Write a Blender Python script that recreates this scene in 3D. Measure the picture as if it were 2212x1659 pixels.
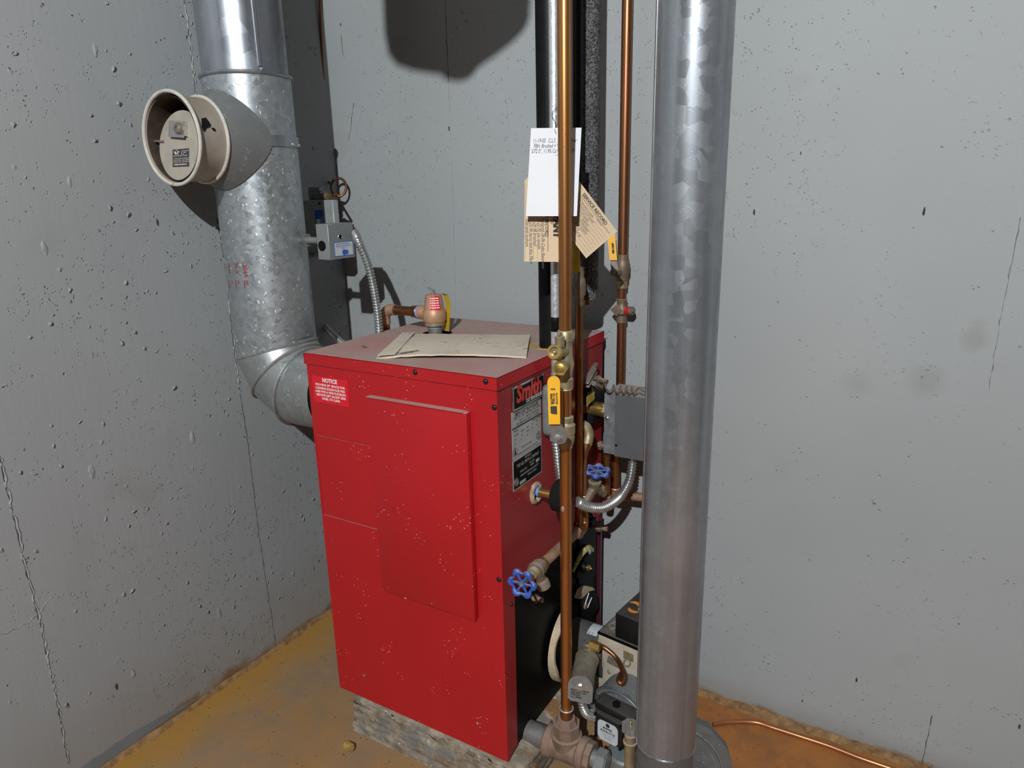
import bpy, bmesh, math, random
from mathutils import Vector as V, Matrix
random.seed(7)
PI = math.pi
SC = bpy.context.scene
COL = SC.collection
for o in list(bpy.data.objects):
    bpy.data.objects.remove(o)

# ------------------------------------------------------------------ camera
F_ = 1513.8; CX, CY = 1106.0, 829.5
CAM = V((0.623, -0.985, 1.21))
p_, r_, y_ = 0.267, -0.0239, -0.541
def _basis():
    cp, sp = math.cos(p_), math.sin(p_)
    right = V((1, 0, 0)); fwd = V((0, cp, -sp)); up = V((0, sp, cp))
    Rr = math.cos(r_) * right + math.sin(r_) * up
    Uu = -math.sin(r_) * right + math.cos(r_) * up
    a = V((math.cos(y_), math.sin(y_), 0)); b = V((-math.sin(y_), math.cos(y_), 0))
    M = Matrix((a, b, V((0, 0, 1))))
    return (M @ Rr).normalized(), (M @ Uu).normalized(), (M @ fwd).normalized()
RR, UU, FF = _basis()
cam = bpy.data.cameras.new('camera'); co = bpy.data.objects.new('camera', cam); COL.objects.link(co)
cam.sensor_fit = 'HORIZONTAL'; cam.sensor_width = 36.0; cam.lens = F_ / 2212.0 * 36.0
cam.clip_start = 0.02
M3 = Matrix((RR, UU, -FF)).transposed()
co.matrix_world = Matrix.Translation(CAM) @ M3.to_4x4()
SC.camera = co

# ------------------------------------------------------------------ light
SC.view_settings.view_transform = 'Standard'; SC.view_settings.look = 'None'
SC.view_settings.exposure = 0.0; SC.view_settings.gamma = 1.0
SC.view_settings.use_curve_mapping = False
w = bpy.data.worlds.new('world'); SC.world = w; w.use_nodes = True
bg = w.node_tree.nodes['Background']
bg.inputs[0].default_value = (0.85, 0.92, 1.0, 1); bg.inputs[1].default_value = 0.010
LAMP = V((1.02, -2.46, 2.50))
ld = bpy.data.lights.new('work_light', 'POINT'); lo = bpy.data.objects.new('work_light', ld); COL.objects.link(lo)
ld.energy = 415; ld.shadow_soft_size = 0.018; ld.color = (0.965, 1.0, 1.015); lo.location = LAMP

# ------------------------------------------------------------------ helpers
def ray(x, y): return FF * F_ + RR * (x - CX) - UU * (y - CY)
def W(x, y, d): return CAM + ray(x, y) / F_ * d
def OX(x, y, v): d = ray(x, y); return CAM + d * ((v - CAM.x) / d.x)
def OY(x, y, v): d = ray(x, y); return CAM + d * ((v - CAM.y) / d.y)
def OZ(x, y, v): d = ray(x, y); return CAM + d * ((v - CAM.z) / d.z)

def frame(d):
    d = V(d).normalized()
    u = d.cross(V((0, 0, 1)))
    if u.length < 1e-3: u = V((1, 0, 0))
    u.normalize(); v = u.cross(d).normalized()
    return u, v, d

class MB:
    def __init__(s): s.b = bmesh.new()
    def box(s, c, size, rot=None, bev=0.0, seg=1):
        m = Matrix.Diagonal((size[0], size[1], size[2], 1))
        R = rot.to_4x4() if rot else Matrix.Identity(4)
        t = bmesh.new()
        bmesh.ops.create_cube(t, size=1.0, matrix=m)
        if bev > 0:
            bmesh.ops.bevel(t, geom=t.edges[:], offset=bev, segments=seg, affect='EDGES', profile=0.5)
        t.transform(Matrix.Translation(V(c)) @ R)
        s._merge(t); return s
    def _merge(s, t):
        me = bpy.data.meshes.new('tmp'); t.to_mesh(me); t.free()
        s.b.from_mesh(me); bpy.data.meshes.remove(me)
    def lo_hi(s, lo, hi, bev=0.0, seg=1):
        lo = V(lo); hi = V(hi); return s.box((lo + hi) / 2, hi - lo, None, bev, seg)
    def lathe(s, o, d, prof, seg=24, close=True):
        """prof: list of (h, r) along direction d from origin o"""
        u, v, d = frame(d); o = V(o); rings = []
        for h, r in prof:
            if r < 1e-6: rings.append([s.b.verts.new(o + d * h)]); continue
            rings.append([s.b.verts.new(o + d * h + u * (r * math.cos(2*PI*i/seg)) + v * (r * math.sin(2*PI*i/seg))) for i in range(seg)])
        for A, B in zip(rings, rings[1:]):
            if len(A) == 1 and len(B) == 1: continue
            for i in range(seg):
                j = (i + 1) % seg
                if len(A) == 1: f = (A[0], B[j], B[i])
                elif len(B) == 1: f = (A[i], A[j], B[0])
                else: f = (A[i], A[j], B[j], B[i])
                try: s.b.faces.new(f)
                except ValueError: pass
        if close:
            for Rg in (rings[0], rings[-1]):
                if len(Rg) > 2:
                    try: s.b.faces.new(Rg)
                    except ValueError: pass
        return s
    def cyl(s, a, b, r, seg=20, r2=None, close=True, bev=0.0):
        a = V(a); b = V(b); L = (b - a).length
        r2 = r if r2 is None else r2
        if bev: pr = [(0, r - bev), (bev, r), (L - bev, r2), (L, r2 - bev)]
        else: pr = [(0, r), (L, r2)]
        return s.lathe(a, b - a, pr, seg, close)
    def hexn(s, a, b, r): return s.cyl(a, b, r, 6)
    def octn(s, a, b, r): return s.cyl(a, b, r, 8)
    def tube(s, pts, r, seg=12, close=True, rf=None):
        pts = [V(p) for p in pts]; n = len(pts)
        t0 = (pts[1] - pts[0]).normalized(); u, v, _ = frame(t0); rings = []
        prev = t0
        for i, p in enumerate(pts):
            t = (pts[min(i+1, n-1)] - pts[max(i-1, 0)]).normalized()
            q = prev.rotation_difference(t); u = (q @ u).normalized(); v = t.cross(u).normalized(); prev = t
            rr = rf(i) if rf else r
            rings.append([s.b.verts.new(p + u * (rr * math.cos(2*PI*k/seg)) + v * (rr * math.sin(2*PI*k/seg))) for k in range(seg)])
        for A, B in zip(rings, rings[1:]):
            for i in range(seg):
                j = (i + 1) % seg
                s.b.faces.new((A[i], A[j], B[j], B[i]))
        if close: s.b.faces.new(rings[0]); s.b.faces.new(rings[-1])
        return s
    def torus(s, c, d, R, r, seg=28, ms=8, arc=None, squash=1.0):
        u, v, d = frame(d); c = V(c); rings = []
        a0, a1 = arc if arc else (0, 2*PI)
        n = seg if not arc else seg + 1
        for i in range(n):
            a = a0 + (a1 - a0) * i / seg; e = u * math.cos(a) + v * math.sin(a)
            rings.append([s.b.verts.new(c + e * (R + r * math.cos(2*PI*k/ms)) + d * (r * squash * math.sin(2*PI*k/ms))) for k in range(ms)])
        m = len(rings)
        for i in range(m if not arc else m - 1):
            A = rings[i]; B = rings[(i + 1) % m]
            for k in range(ms):
                l = (k + 1) % ms; s.b.faces.new((A[k], A[l], B[l], B[k]))
        if arc: s.b.faces.new(rings[0]); s.b.faces.new(rings[-1])
        return s
    def ball(s, c, r, sc=(1, 1, 1), sub=2, seed=None, amp=0):
        t = bmesh.new(); bmesh.ops.create_icosphere(t, subdivisions=sub, radius=r)
        rnd = random.Random(seed)
        for vv in t.verts:
            if amp: vv.co *= 1 + rnd.uniform(-amp, amp)
            vv.co = V((vv.co.x * sc[0], vv.co.y * sc[1], vv.co.z * sc[2])) + V(c)
        s._merge(t); return s
    def prism(s, pts, n):
        """flat polygon pts (3D) extruded by vector n"""
        n = V(n); A = [s.b.verts.new(V(p)) for p in pts]; B = [s.b.verts.new(V(p) + n) for p in pts]
        s.b.faces.new(A); s.b.faces.new(B)
        for i in range(len(pts)):
            j = (i + 1) % len(pts); s.b.faces.new((A[i], A[j], B[j], B[i]))
        return s
    def sheet_holes(s, outer, holes, n):
        """polygon with holes, thickness n"""
        n = V(n)
        def one(off):
            t = bmesh.new(); ed = []
            for lp in [outer] + holes:
                vs = [t.verts.new(V(p) + off) for p in lp]
                for i in range(len(vs)): ed.append(t.edges.new((vs[i], vs[(i+1) % len(vs)])))
            bmesh.ops.triangle_fill(t, use_beauty=True, use_dissolve=False, edges=ed)
            s._merge(t)
        one(V((0, 0, 0))); one(n)
        for lp in [outer] + holes:
            A = [s.b.verts.new(V(p)) for p in lp]; B = [s.b.verts.new(V(p) + n) for p in lp]
            for i in range(len(lp)):
                j = (i + 1) % len(lp); s.b.faces.new((A[i], A[j], B[j], B[i]))
        bmesh.ops.remove_doubles(s.b, verts=s.b.verts[:], dist=1e-6)
        return s

def cat(pts, n=8):
    pts = [V(p) for p in pts]; P = [pts[0] * 2 - pts[1]] + pts + [pts[-1] * 2 - pts[-2]]; out = []
    for i in range(1, len(P) - 2):
        for k in range(n):
            t = k / n; a, b, c, d = P[i-1], P[i], P[i+1], P[i+2]
            out.append(0.5 * ((2*b) + (c - a) * t + (2*a - 5*b + 4*c - d) * t*t + (3*b - a - 3*c + d) * t**3))
    out.append(P[-2]); return out
def resample(pts, step):
    out = [pts[0]]; acc = 0
    for a, b in zip(pts, pts[1:]):
        L = (b - a).length; pos = 0
        while acc + (L - pos) >= step:
            pos += step - acc; acc = 0; out.append(a.lerp(b, pos / L))
        acc += L - pos
    return out

def root_loc(o):
    while o.parent: o = o.parent
    return o.location.copy()
def obj(name, mb, m, parent=None, label=None, kind=None, smooth=38, uvfix=True):
    b = mb.b
    bmesh.ops.recalc_face_normals(b, faces=b.faces[:])
    lim = math.radians(smooth)
    for f in b.faces: f.smooth = True
    for e in b.edges:
        if len(e.link_faces) != 2 or e.calc_face_angle(0) > lim: e.smooth = False
    if parent is not None: bmesh.ops.translate(b, verts=b.verts[:], vec=-root_loc(parent))
    me = bpy.data.meshes.new(name); b.to_mesh(me); b.free(); me.materials.append(m)
    o = bpy.data.objects.new(name, me); COL.objects.link(o)
    if parent is not None: o.parent = parent
    if label: o['label'] = label
    if kind: o['kind'] = kind
    return o
def thing(name, label, category, loc, group=None):
    o = bpy.data.objects.new(name, None); COL.objects.link(o); o.location = V(loc); o.empty_display_size = 0.02
    o['label'] = label; o['category'] = category
    if group: o['group'] = group
    return o
def tag(o, label, category, group=None):
    o['label'] = label; o['category'] = category
    if group: o['group'] = group
    return o
def text(name, s, size, org, xd, yd, m, parent, align='LEFT', shear=0.0, bold=0.0, xs=1.0, lift=0.0):
    cu = bpy.data.curves.new('t', 'FONT'); cu.body = s; cu.size = size; cu.align_x = align; cu.shear = shear
    cu.offset = bold; cu.resolution_u = 2; cu.extrude = 0.0
    t = bpy.data.objects.new('t', cu); COL.objects.link(t)
    dg = bpy.context.evaluated_depsgraph_get(); me = bpy.data.meshes.new_from_object(t.evaluated_get(dg))
    bpy.data.objects.remove(t); bpy.data.curves.remove(cu)
    xd = V(xd).normalized(); yd = V(yd).normalized(); nd = xd.cross(yd)
    off = V(org) - (root_loc(parent) if parent else V((0, 0, 0))) + nd * lift
    for v in me.vertices:
        c = v.co; v.co = off + xd * (c.x * xs) + yd * c.y
    me.materials.clear(); me.materials.append(m); me.name = name
    o = bpy.data.objects.new(name, me); COL.objects.link(o)
    if parent: o.parent = parent
    return o

# ------------------------------------------------------------------ materials
class NT:
    def __init__(s, name):
        s.m = bpy.data.materials.new(name); s.m.use_nodes = True; s.t = s.m.node_tree
        s.bsdf = s.t.nodes['Principled BSDF']; s.co = None
    def n(s, ty, **k):
        x = s.t.nodes.new(ty)
        for a, v in k.items(): setattr(x, a, v)
        return x
    def lk(s, a, b): s.t.links.new(a, b)
    def coord(s, scale=(1, 1, 1)):
        if s.co is None: s.co = s.n('ShaderNodeNewGeometry')
        mp = s.n('ShaderNodeMapping'); mp.inputs['Scale'].default_value = scale
        s.lk(s.co.outputs['Position'], mp.inputs['Vector']); return mp.outputs[0]
    def noise(s, sc, det=4, rough=.55, vec=None, dist=0.0):
        x = s.n('ShaderNodeTexNoise'); x.inputs['Scale'].default_value = sc; x.inputs['Detail'].default_value = det
        x.inputs['Roughness'].default_value = rough; x.inputs['Distortion'].default_value = dist
        s.lk(vec or s.coord(), x.inputs['Vector']); return x.outputs['Fac']
    def vor(s, sc, vec=None, feat='F1', out='Distance', rnd=1.0):
        x = s.n('ShaderNodeTexVoronoi'); x.feature = feat; x.inputs['Scale'].default_value = sc
        if 'Randomness' in x.inputs: x.inputs['Randomness'].default_value = rnd
        s.lk(vec or s.coord(), x.inputs['Vector']); return x.outputs[out]
    def ramp(s, f, pts):
        x = s.n('ShaderNodeValToRGB'); e = x.color_ramp.elements
        while len(e) < len(pts): e.new(0.5)
        for i, (p, c) in enumerate(pts):
            e[i].position = p; e[i].color = (c, c, c, 1) if isinstance(c, (int, float)) else (*c, 1)
        s.lk(f, x.inputs['Fac']); return x.outputs['Color']
    def mix(s, f, a, b, mode='MIX'):
        x = s.n('ShaderNodeMix', data_type='RGBA', blend_type=mode); 
        if isinstance(f, (int, float)): x.inputs[0].default_value = f
        else: s.lk(f, x.inputs[0])
        for i, c in ((6, a), (7, b)):
            if isinstance(c, tuple): x.inputs[i].default_value = (*c, 1)
            else: s.lk(c, x.inputs[i])
        return x.outputs[2]
    def math(s, op, a, b=None):
        x = s.n('ShaderNodeMath', operation=op)
        for i, c in ((0, a), (1, b)):
            if c is None: continue
            if isinstance(c, (int, float)): x.inputs[i].default_value = c
            else: s.lk(c, x.inputs[i])
        return x.outputs[0]
    def bump(s, h, st, dist=0.002, prev=None):
        x = s.n('ShaderNodeBump'); x.inputs['Strength'].default_value = st; x.inputs['Distance'].default_value = dist
        s.lk(h, x.inputs['Height'])
        if prev: s.lk(prev, x.inputs['Normal'])
        return x.outputs[0]
    def fin(s, col, rough=.5, metal=0.0, nrm=None, spec=None):
        for nm, v in (('Base Color', col), ('Roughness', rough), ('Metallic', metal)):
            i = s.bsdf.inputs[nm]
            if isinstance(v, tuple): i.default_value = (*v, 1)
            elif isinstance(v, (int, float)): i.default_value = v
            else: s.lk(v, i)
        if nrm: s.lk(nrm, s.bsdf.inputs['Normal'])
        if spec is not None: s.bsdf.inputs['Specular IOR Level'].default_value = spec
        return s.m
    def upness(s):
        if s.co is None: s.co = s.n('ShaderNodeNewGeometry')
        x = s.n('ShaderNodeSeparateXYZ'); s.lk(s.co.outputs['Normal'], x.inputs[0]); return x.outputs[2]
    def posz(s, i=2):
        x = s.n('ShaderNodeSeparateXYZ')
        if s.co is None: s.co = s.n('ShaderNodeNewGeometry')
        s.lk(s.co.outputs['Position'], x.inputs[0]); return x.outputs[i]

def plain(name, col, rough=.5, metal=0.0, var=.12, sc=60, bump=.0, dust=None, dlo=.55, dhi=.95, spec=None):
    t = NT(name)
    n = t.noise(sc, 4)
    dark = tuple(c * (1 - var) for c in col); lite = tuple(min(1, c * (1 + var)) for c in col)
    c = t.mix(t.ramp(n, [(.3, 0), (.7, 1)]), dark, lite); r = rough; mt = metal
    if dust:
        up = t.ramp(t.upness(), [(dlo, 0), (dhi, 1)])
        m = t.math('MULTIPLY', up, t.ramp(t.noise(35, 5), [(.25, .55), (.6, 1)]))
        c = t.mix(m, c, dust); mx = t.n('ShaderNodeMix'); t.lk(m, mx.inputs[0]); mx.inputs[2].default_value = rough; mx.inputs[3].default_value = .9
        r = mx.outputs[0]
        if metal: mt = t.math('MULTIPLY', t.math('SUBTRACT', 1.0, m), metal)
    nr = t.bump(t.noise(sc * 4, 3), bump, .001) if bump else None
    return t.fin(c, r, mt, nr, spec)

def wall_mat(name, left):
    t = NT(name)
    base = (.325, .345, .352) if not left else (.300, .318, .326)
    big = t.noise(1.6, 3)
    c = t.mix(t.ramp(big, [(.3, 0), (.7, 1)]), tuple(b * .93 for b in base), tuple(b * 1.06 for b in base))
    # pink-grey paint drift
    c = t.mix(t.ramp(t.noise(.9, 2), [(.5, 0), (.75, .35)]), c, (.37, .355, .35))
    # pits
    wn = t.n('ShaderNodeTexNoise'); wn.inputs['Scale'].default_value = 38; wn.inputs['Detail'].default_value = 3; t.lk(t.coord(), wn.inputs['Vector'])
    wm_ = t.n('ShaderNodeVectorMath', operation='MULTIPLY_ADD'); t.lk(wn.outputs['Color'], wm_.inputs[0]); wm_.inputs[1].default_value = (.018, .018, .022); t.lk(t.coord(), wm_.inputs[2])
    wv = wm_.outputs[0]
    zone = t.ramp(t.noise(3.2, 3), [(.4, 0), (.62, 1)])
    v1 = t.vor(95, wv, rnd=1.0); keep = t.ramp(t.noise(23, 2), [(.60 if left else .63, 0), (.66, 1)])
    pit1 = t.math('MULTIPLY', t.ramp(v1, [(.08, 1), (.22, 0)]), keep)
    vv = t.vor(46, wv); keep2 = t.ramp(t.noise(9, 2), [(.64 if left else .68, 0), (.70, 1)])
    pit2 = t.math('MULTIPLY', t.ramp(vv, [(.08, 1), (.17, 0)]), keep2)
    v3 = t.vor(170, wv); pit3 = t.math('MULTIPLY', t.math('MULTIPLY', t.ramp(v3, [(.1, 1), (.3, 0)]), t.ramp(t.noise(47, 2), [(.55, 0), (.6, 1)])), zone)
    pits = t.math('MAXIMUM', t.math('MAXIMUM', pit1, pit2), pit3)
    pcol = t.math('MULTIPLY', pits, t.ramp(t.noise(60, 2), [(.45, 0), (.65, .45 if left else .6)]))
    c = t.mix(pcol, c, (.09, .09, .088))
    # faint smudges
    sm = t.ramp(t.noise(5.5, 2, .4), [(.66, 0), (.78, .35)])
    c = t.mix(sm, c, (.24, .24, .23))
    if not left:
        for (qx, qy, rr_, am_) in ((2105, 735, .028, .35), (2000, 822, .040, .30), (1850, 828, .035, .22), (2112, 700, .02, .2)):
            q_ = OY(qx, qy, .51); vd_ = t.n('ShaderNodeVectorMath', operation='DISTANCE'); t.lk(wv, vd_.inputs[0]); vd_.inputs[1].default_value = (q_.x + .009, q_.y + .009, q_.z + .011)
            c = t.mix(t.ramp(t.math('DIVIDE', vd_.outputs['Value'], rr_), [(.3, am_), (1.0, 0)]), c, (.19, .185, .17))
    # damp brown stain low on the wall
    z = t.posz(2); low = t.math('SUBTRACT', 1.0, t.math('DIVIDE', z, .30 if left else .08))
    low = t.math('ADD', low, t.math('MULTIPLY', t.math('SUBTRACT', t.noise(6, 5), .5), .9))
    c = t.mix(t.ramp(low, [(.2, 0), (.9, .5)]), c, (.23, .20, .165))
    rust = t.math('SUBTRACT', 1.0, t.math('DIVIDE', z, .05 if left else .03)); rust = t.math('ADD', rust, t.math('MULTIPLY', t.math('SUBTRACT', t.noise(14, 5), .5), 1.6))
    c = t.mix(t.ramp(rust, [(.35, 0), (.8, .9)]), c, (.20, .10, .035))
    grain = t.noise(70, 4, .6, t.coord((1, 1, .12)))
    nb = t.bump(grain, .26 if left else .06, .002)
    nb = t.bump(t.noise(260, 3), .10, .001, nb)
    h = t.math('SUBTRACT', 1.0, pits)
    nb = t.bump(h, 1.0 if left else .6, .004, nb)
    lump = t.ramp(t.vor(34, wv), [(.03, 1), (.17, 0)])
    nb = t.bump(t.math('MULTIPLY', lump, t.ramp(t.noise(7, 2), [(.50, 0), (.56, 1)])), 1.0 if left else .0, .005, nb)
    return t.fin(c, .62, 0, nb, .35)

def floor_mat():
    t = NT('floor_stained')
    n1 = t.noise(3.0, 5, .6); n2 = t.noise(7, 6, .65, None, .6)
    c = t.mix(t.ramp(n1, [(.35, 0), (.62, 1)]), (.33, .18, .062), (.31, .205, .115))
    c = t.mix(t.ramp(n2, [(.44, 0), (.66, .8)]), c, (.23, .17, .115))
    x = t.posz(0)
    orange = t.math('ADD', t.math('MULTIPLY', t.math('SUBTRACT', x, .05), 3.0), t.math('MULTIPLY', t.math('SUBTRACT', n1, .5), 1.0))
    og = t.mix(t.ramp(t.noise(13, 6, .65, None, .5), [(.35, 0), (.7, 1)]), (.40, .155, .04), (.25, .105, .04))
    c = t.mix(t.ramp(orange, [(.1, 0), (.6, 1)]), c, og)
    # ochre along the left wall
    ed = t.math('ADD', t.math('MULTIPLY', t.math('ADD', x, .80), -6.0), t.math('MULTIPLY', t.noise(5, 4), 1.4))
    c = t.mix(t.ramp(ed, [(-.0, 0), (.6, .9)]), c, (.38, .20, .04))
    sm = t.ramp(t.noise(9, 3, .5, t.coord((1, .45, 1))), [(.66, 0), (.76, .7)])
    c = t.mix(sm, c, (.12, .095, .05))
    sp = t.ramp(t.vor(80), [(.1, 1), (.2, 0)]); sp = t.math('MULTIPLY', sp, t.ramp(t.noise(30, 2), [(.54, 0), (.58, .8)]))
    c = t.mix(sp, c, (.08, .045, .02))
    nb = t.bump(t.noise(25, 6, .6), .35, .004); nb = t.bump(t.noise(180, 3), .25, .0012, nb)
    return t.fin(c, .6, 0, nb, .4)

def galv(name, tint=(.56, .60, .63), rough=.34, sp=70, amount=.5, stain=False, flat=False, metal=.85, flecks=.5, fs=150, refl_streak=False):
    t = NT(name)
    ce = t.vor(sp, out='Color'); s = t.n('ShaderNodeSeparateColor'); t.lk(ce, s.inputs[0])
    dark = tuple(c * .72 for c in tint)
    c = t.mix(t.math('MULTIPLY', s.outputs[0], amount), tint, dark)
    big = t.ramp(t.noise(5, 4), [(.35, 0), (.7, .5)])
    c = t.mix(big, c, tuple(x * .75 for x in tint))
    if refl_streak:  # upright light and dark reflection bands painted into the metal colour
        sk = t.noise(38, 3, .6, t.coord((1, 1, .03)), 0)
        c = t.mix(t.ramp(sk, [(.38, 0), (.62, .55)]), c, tuple(x * .5 for x in tint))
        cl = t.ramp(t.noise(7, 5, .65, t.coord((1, 1, .6)), .6), [(.45, 0), (.75, .45)])
        c = t.mix(cl, c, tuple(min(1, x * 1.15) for x in tint))
    # bright crystal flecks
    fl = t.math('MULTIPLY', t.ramp(t.vor(fs, t.coord((1, 1, .6))), [(.18, 1), (.32, 0)]), t.ramp(t.noise(55, 2), [(.54, 0), (.58, flecks)]))
    dk = t.math('MULTIPLY', t.ramp(t.vor(170), [(.15, 1), (.3, 0)]), t.ramp(t.noise(48, 2), [(.58, 0), (.62, flecks)]))
    c = t.mix(fl, c, (.85, .87, .9)); c = t.mix(dk, c, (.12, .12, .12))
    r = t.math('ADD', rough, t.math('MULTIPLY', s.outputs[1], .16)); r = t.math('ADD', r, t.math('MULTIPLY', big, .2))
    mt = metal
    if stain:
        st = t.ramp(t.noise(11, 5, .6, None, .5), [(.5, 0), (.66, .8)])
        c = t.mix(st, c, (.33, .27, .20)); st2 = t.ramp(t.noise(14, 5, .6, None, 1), [(.62, 0), (.70, .9)])
        c = t.mix(st2, c, (.36, .19, .05))
        mt = t.math('MULTIPLY', t.math('SUBTRACT', 1.0, t.math('MAXIMUM', st, st2)), metal)
    nb = t.bump(s.outputs[2], .12 if fs != 120 else .45, .001); nb = t.bump(fl, .4, .0008, nb)
    return t.fin(c, r, mt, nb)

def copper(name, col, rough=.28, dark=(.30, .12, .035), dirt=.5, dusty=False):
    t = NT(name)
    n = t.noise(18, 4, .6, t.coord((1, 1, .35)))
    c = t.mix(t.ramp(n, [(.35, 0), (.72, dirt)]), col, dark)
    sp = t.math('MULTIPLY', t.ramp(t.vor(230), [(.12, 1), (.22, 0)]), t.ramp(t.noise(40, 2), [(.6, 0), (.63, .8)]))
    c = t.mix(sp, c, (.07, .035, .02))
    r = t.math('ADD', rough, t.math('MULTIPLY', n, .18)); mt = .9
    if dusty:
        m = t.ramp(t.noise(22, 5), [(.35, .25), (.65, .85)]); c = t.mix(m, c, (.36, .25, .19)); mt = t.math('MULTIPLY', t.math('SUBTRACT', 1.0, m), .9); r = t.math('ADD', .4, t.math('MULTIPLY', m, .4))
    return t.fin(c, r, mt)

def red_mat(name, dusty=True, base=(.43, .009, .013)):
    t = NT(name)
    n = t.noise(4, 4)
    c = t.mix(t.ramp(n, [(.35, 0), (.7, .45)]), base, tuple(b * .72 for b in base))
    sc = t.math('MULTIPLY', t.ramp(t.vor(120), [(.09, 1), (.17, 0)]), t.ramp(t.noise(12, 2), [(.56, 0), (.6, .9)]))
    c = t.mix(sc, c, (.75, .38, .36))
    ds = t.math('MULTIPLY', t.ramp(t.vor(75), [(.07, 1), (.13, 0)]), t.ramp(t.noise(17, 2), [(.58, 0), (.6, .8)]))
    c = t.mix(ds, c, (.08, .012, .012)); r = .42
    if dusty:
        up = t.ramp(t.upness(), [(.5, 0), (.9, 1)])
        m = t.math('MULTIPLY', up, t.ramp(t.noise(9, 6, .65), [(.28, .70), (.6, .97)]))
        dc = t.mix(t.ramp(t.noise(5, 3), [(.4, 0), (.65, 1)]), (.41, .27, .25), (.37, .29, .25))
        c = t.mix(m, c, dc)
        spk = t.math('MULTIPLY', up, t.math('MULTIPLY', t.ramp(t.vor(90), [(.09, 1), (.2, 0)]), t.ramp(t.noise(26, 2), [(.56, 0), (.6, .8)])))
        c = t.mix(spk, c, (.17, .08, .07))
        mx = t.n('ShaderNodeMix'); t.lk(m, mx.inputs[0]); mx.inputs[2].default_value = .42; mx.inputs[3].default_value = .95; r = mx.outputs[0]
    nb = t.bump(t.noise(300, 2), .12, .0006)
    return t.fin(c, r, 0, nb, .45)

M = {}
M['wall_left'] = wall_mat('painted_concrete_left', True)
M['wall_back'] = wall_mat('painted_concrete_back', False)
M['floor'] = floor_mat()
M['seam'] = plain('seam_paint', (.27, .28, .28), .65, 0, .2, 90, .4)
M['crack'] = plain('crack_dark', (.045, .043, .04), .9, 0, .2, 90)
M['flue'] = galv('galvanised_flue', (.46, .50, .52), .30, 95, .9, flecks=.9, fs=120, metal=.75)
M['flue_up'] = galv('galvanised_flue_upper', (.44, .47, .52), .24, 25, .35, flecks=.2, metal=.85, refl_streak=True)
M['elbow'] = galv('galvanised_elbow', (.40, .42, .42), .34, 60, .4, stain=True, metal=.75)
M['duct'] = galv('galvanised_duct', (.33, .355, .385), .24, 60, .3, flecks=.12, fs=300, metal=.66, refl_streak=True)
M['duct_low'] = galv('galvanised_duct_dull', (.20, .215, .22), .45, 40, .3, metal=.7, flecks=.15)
M['boot'] = galv('galvanised_saddle', (.21, .22, .22), .5, 45, .3, metal=.35, flecks=.2)
M['beige'] = plain('beige_enamel', (.36, .32, .27), .5, 0, .12, 30, .1, dust=(.30, .235, .18), dlo=.2, dhi=.9)
M['beige_rim'] = plain('beige_rim', (.52, .50, .45), .5, 0, .15, 50, .1)
M['beige_dark'] = plain('dark_brown_inner', (.055, .038, .026), .7, 0, .4, 30, .2)  # very dark brown for the inside of the regulator barrel
M['steel'] = plain('bright_steel', (.62, .62, .61), .3, .9, .1, 80)
M['steel_dull'] = plain('dull_steel', (.25, .26, .255), .42, .4, .15, 60)
M['black'] = plain('black_enamel', (.0035, .0035, .0035), .5, 0, .3, 40, spec=.15)
M['black_matt'] = plain('black_matt', (.007, .0066, .006), .85, 0, .3, 60, spec=.2)
M['blackprint'] = plain('black_ink', (.02, .02, .02), .7)
M['iron'] = plain('black_iron', (.004, .004, .0045), .5, 0, .4, 60, .2, spec=.2)
M['screw'] = plain('black_screw', (.03, .03, .035), .3, .6, .1)
M['red'] = red_mat('red_enamel')
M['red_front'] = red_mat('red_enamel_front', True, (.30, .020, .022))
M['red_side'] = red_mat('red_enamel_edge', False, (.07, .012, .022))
M['notice'] = plain('notice_red', (.62, .008, .02), .5, 0, .05)
M['white'] = plain('white_print', (.72, .72, .70), .6, 0, .05)
M['grey_label'] = plain('grey_label', (.36, .37, .36), .5, 0, .08, 50)
M['chrome'] = plain('chrome_trim', (.62, .62, .60), .22, 1, .08)
M['smith_red'] = plain('raised_red_letter', (.55, .035, .025), .4, 0, .1)
M['copper'] = copper('copper_main', (.50, .225, .075), .25, (.26, .10, .035))
M['copper_brown'] = copper('copper_brown', (.30, .125, .06), .3, (.13, .05, .022))
M['copper_old'] = copper('copper_tarnished', (.36, .16, .06), .3, (.14, .055, .025), .8)
M['copper_dusty'] = copper('copper_dusty', (.45, .2, .09), .4, (.2, .1, .05), .6, True)
M['brass'] = plain('brass', (.62, .43, .14), .3, .9, .18, 50)
M['brass_old'] = plain('aged_brass', (.36, .29, .17), .45, .6, .25, 50, .25, dust=(.36, .31, .24), dlo=.3, dhi=1)
M['bronze'] = plain('cast_bronze', (.48, .27, .17), .5, .35, .15, 60, .2)
M['bronze_dusty'] = plain('dusty_cast_bronze', (.17, .125, .085), .55, .35, .25, 60, .4, dust=(.27, .22, .175), dlo=.3, dhi=1)
M['cast'] = plain('dusty_cast_iron', (.20, .13, .095), .8, .1, .3, 40, .6, dust=(.27, .19, .14), dlo=.2, dhi=.9)
M['cast_grey'] = plain('grey_steel_nipple', (.17, .16, .155), .6, .3, .25, 40, .3)
M['solder'] = plain('solder_ring', (.55, .50, .40), .45, .5, .1, 80)
M['blue_tape'] = plain('blue_thread_sealant', (.16, .30, .75), .55, 0, .1)
M['yellow'] = plain('yellow_vinyl', (.80, .40, .005), .42, 0, .04, 30)
M['yellow_dirty'] = plain('yellow_vinyl_dirty', (.46, .30, .02), .5, 0, .25, 30)
M['yellow_label'] = plain('yellow_label', (.42, .30, .06), .6, 0, .3, 60)
M['blue_wheel'] = plain('blue_handwheel', (.035, .09, .36), .35, 0, .2, 60, 0, dust=(.22, .24, .34), dlo=.6, dhi=1.1)
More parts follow.
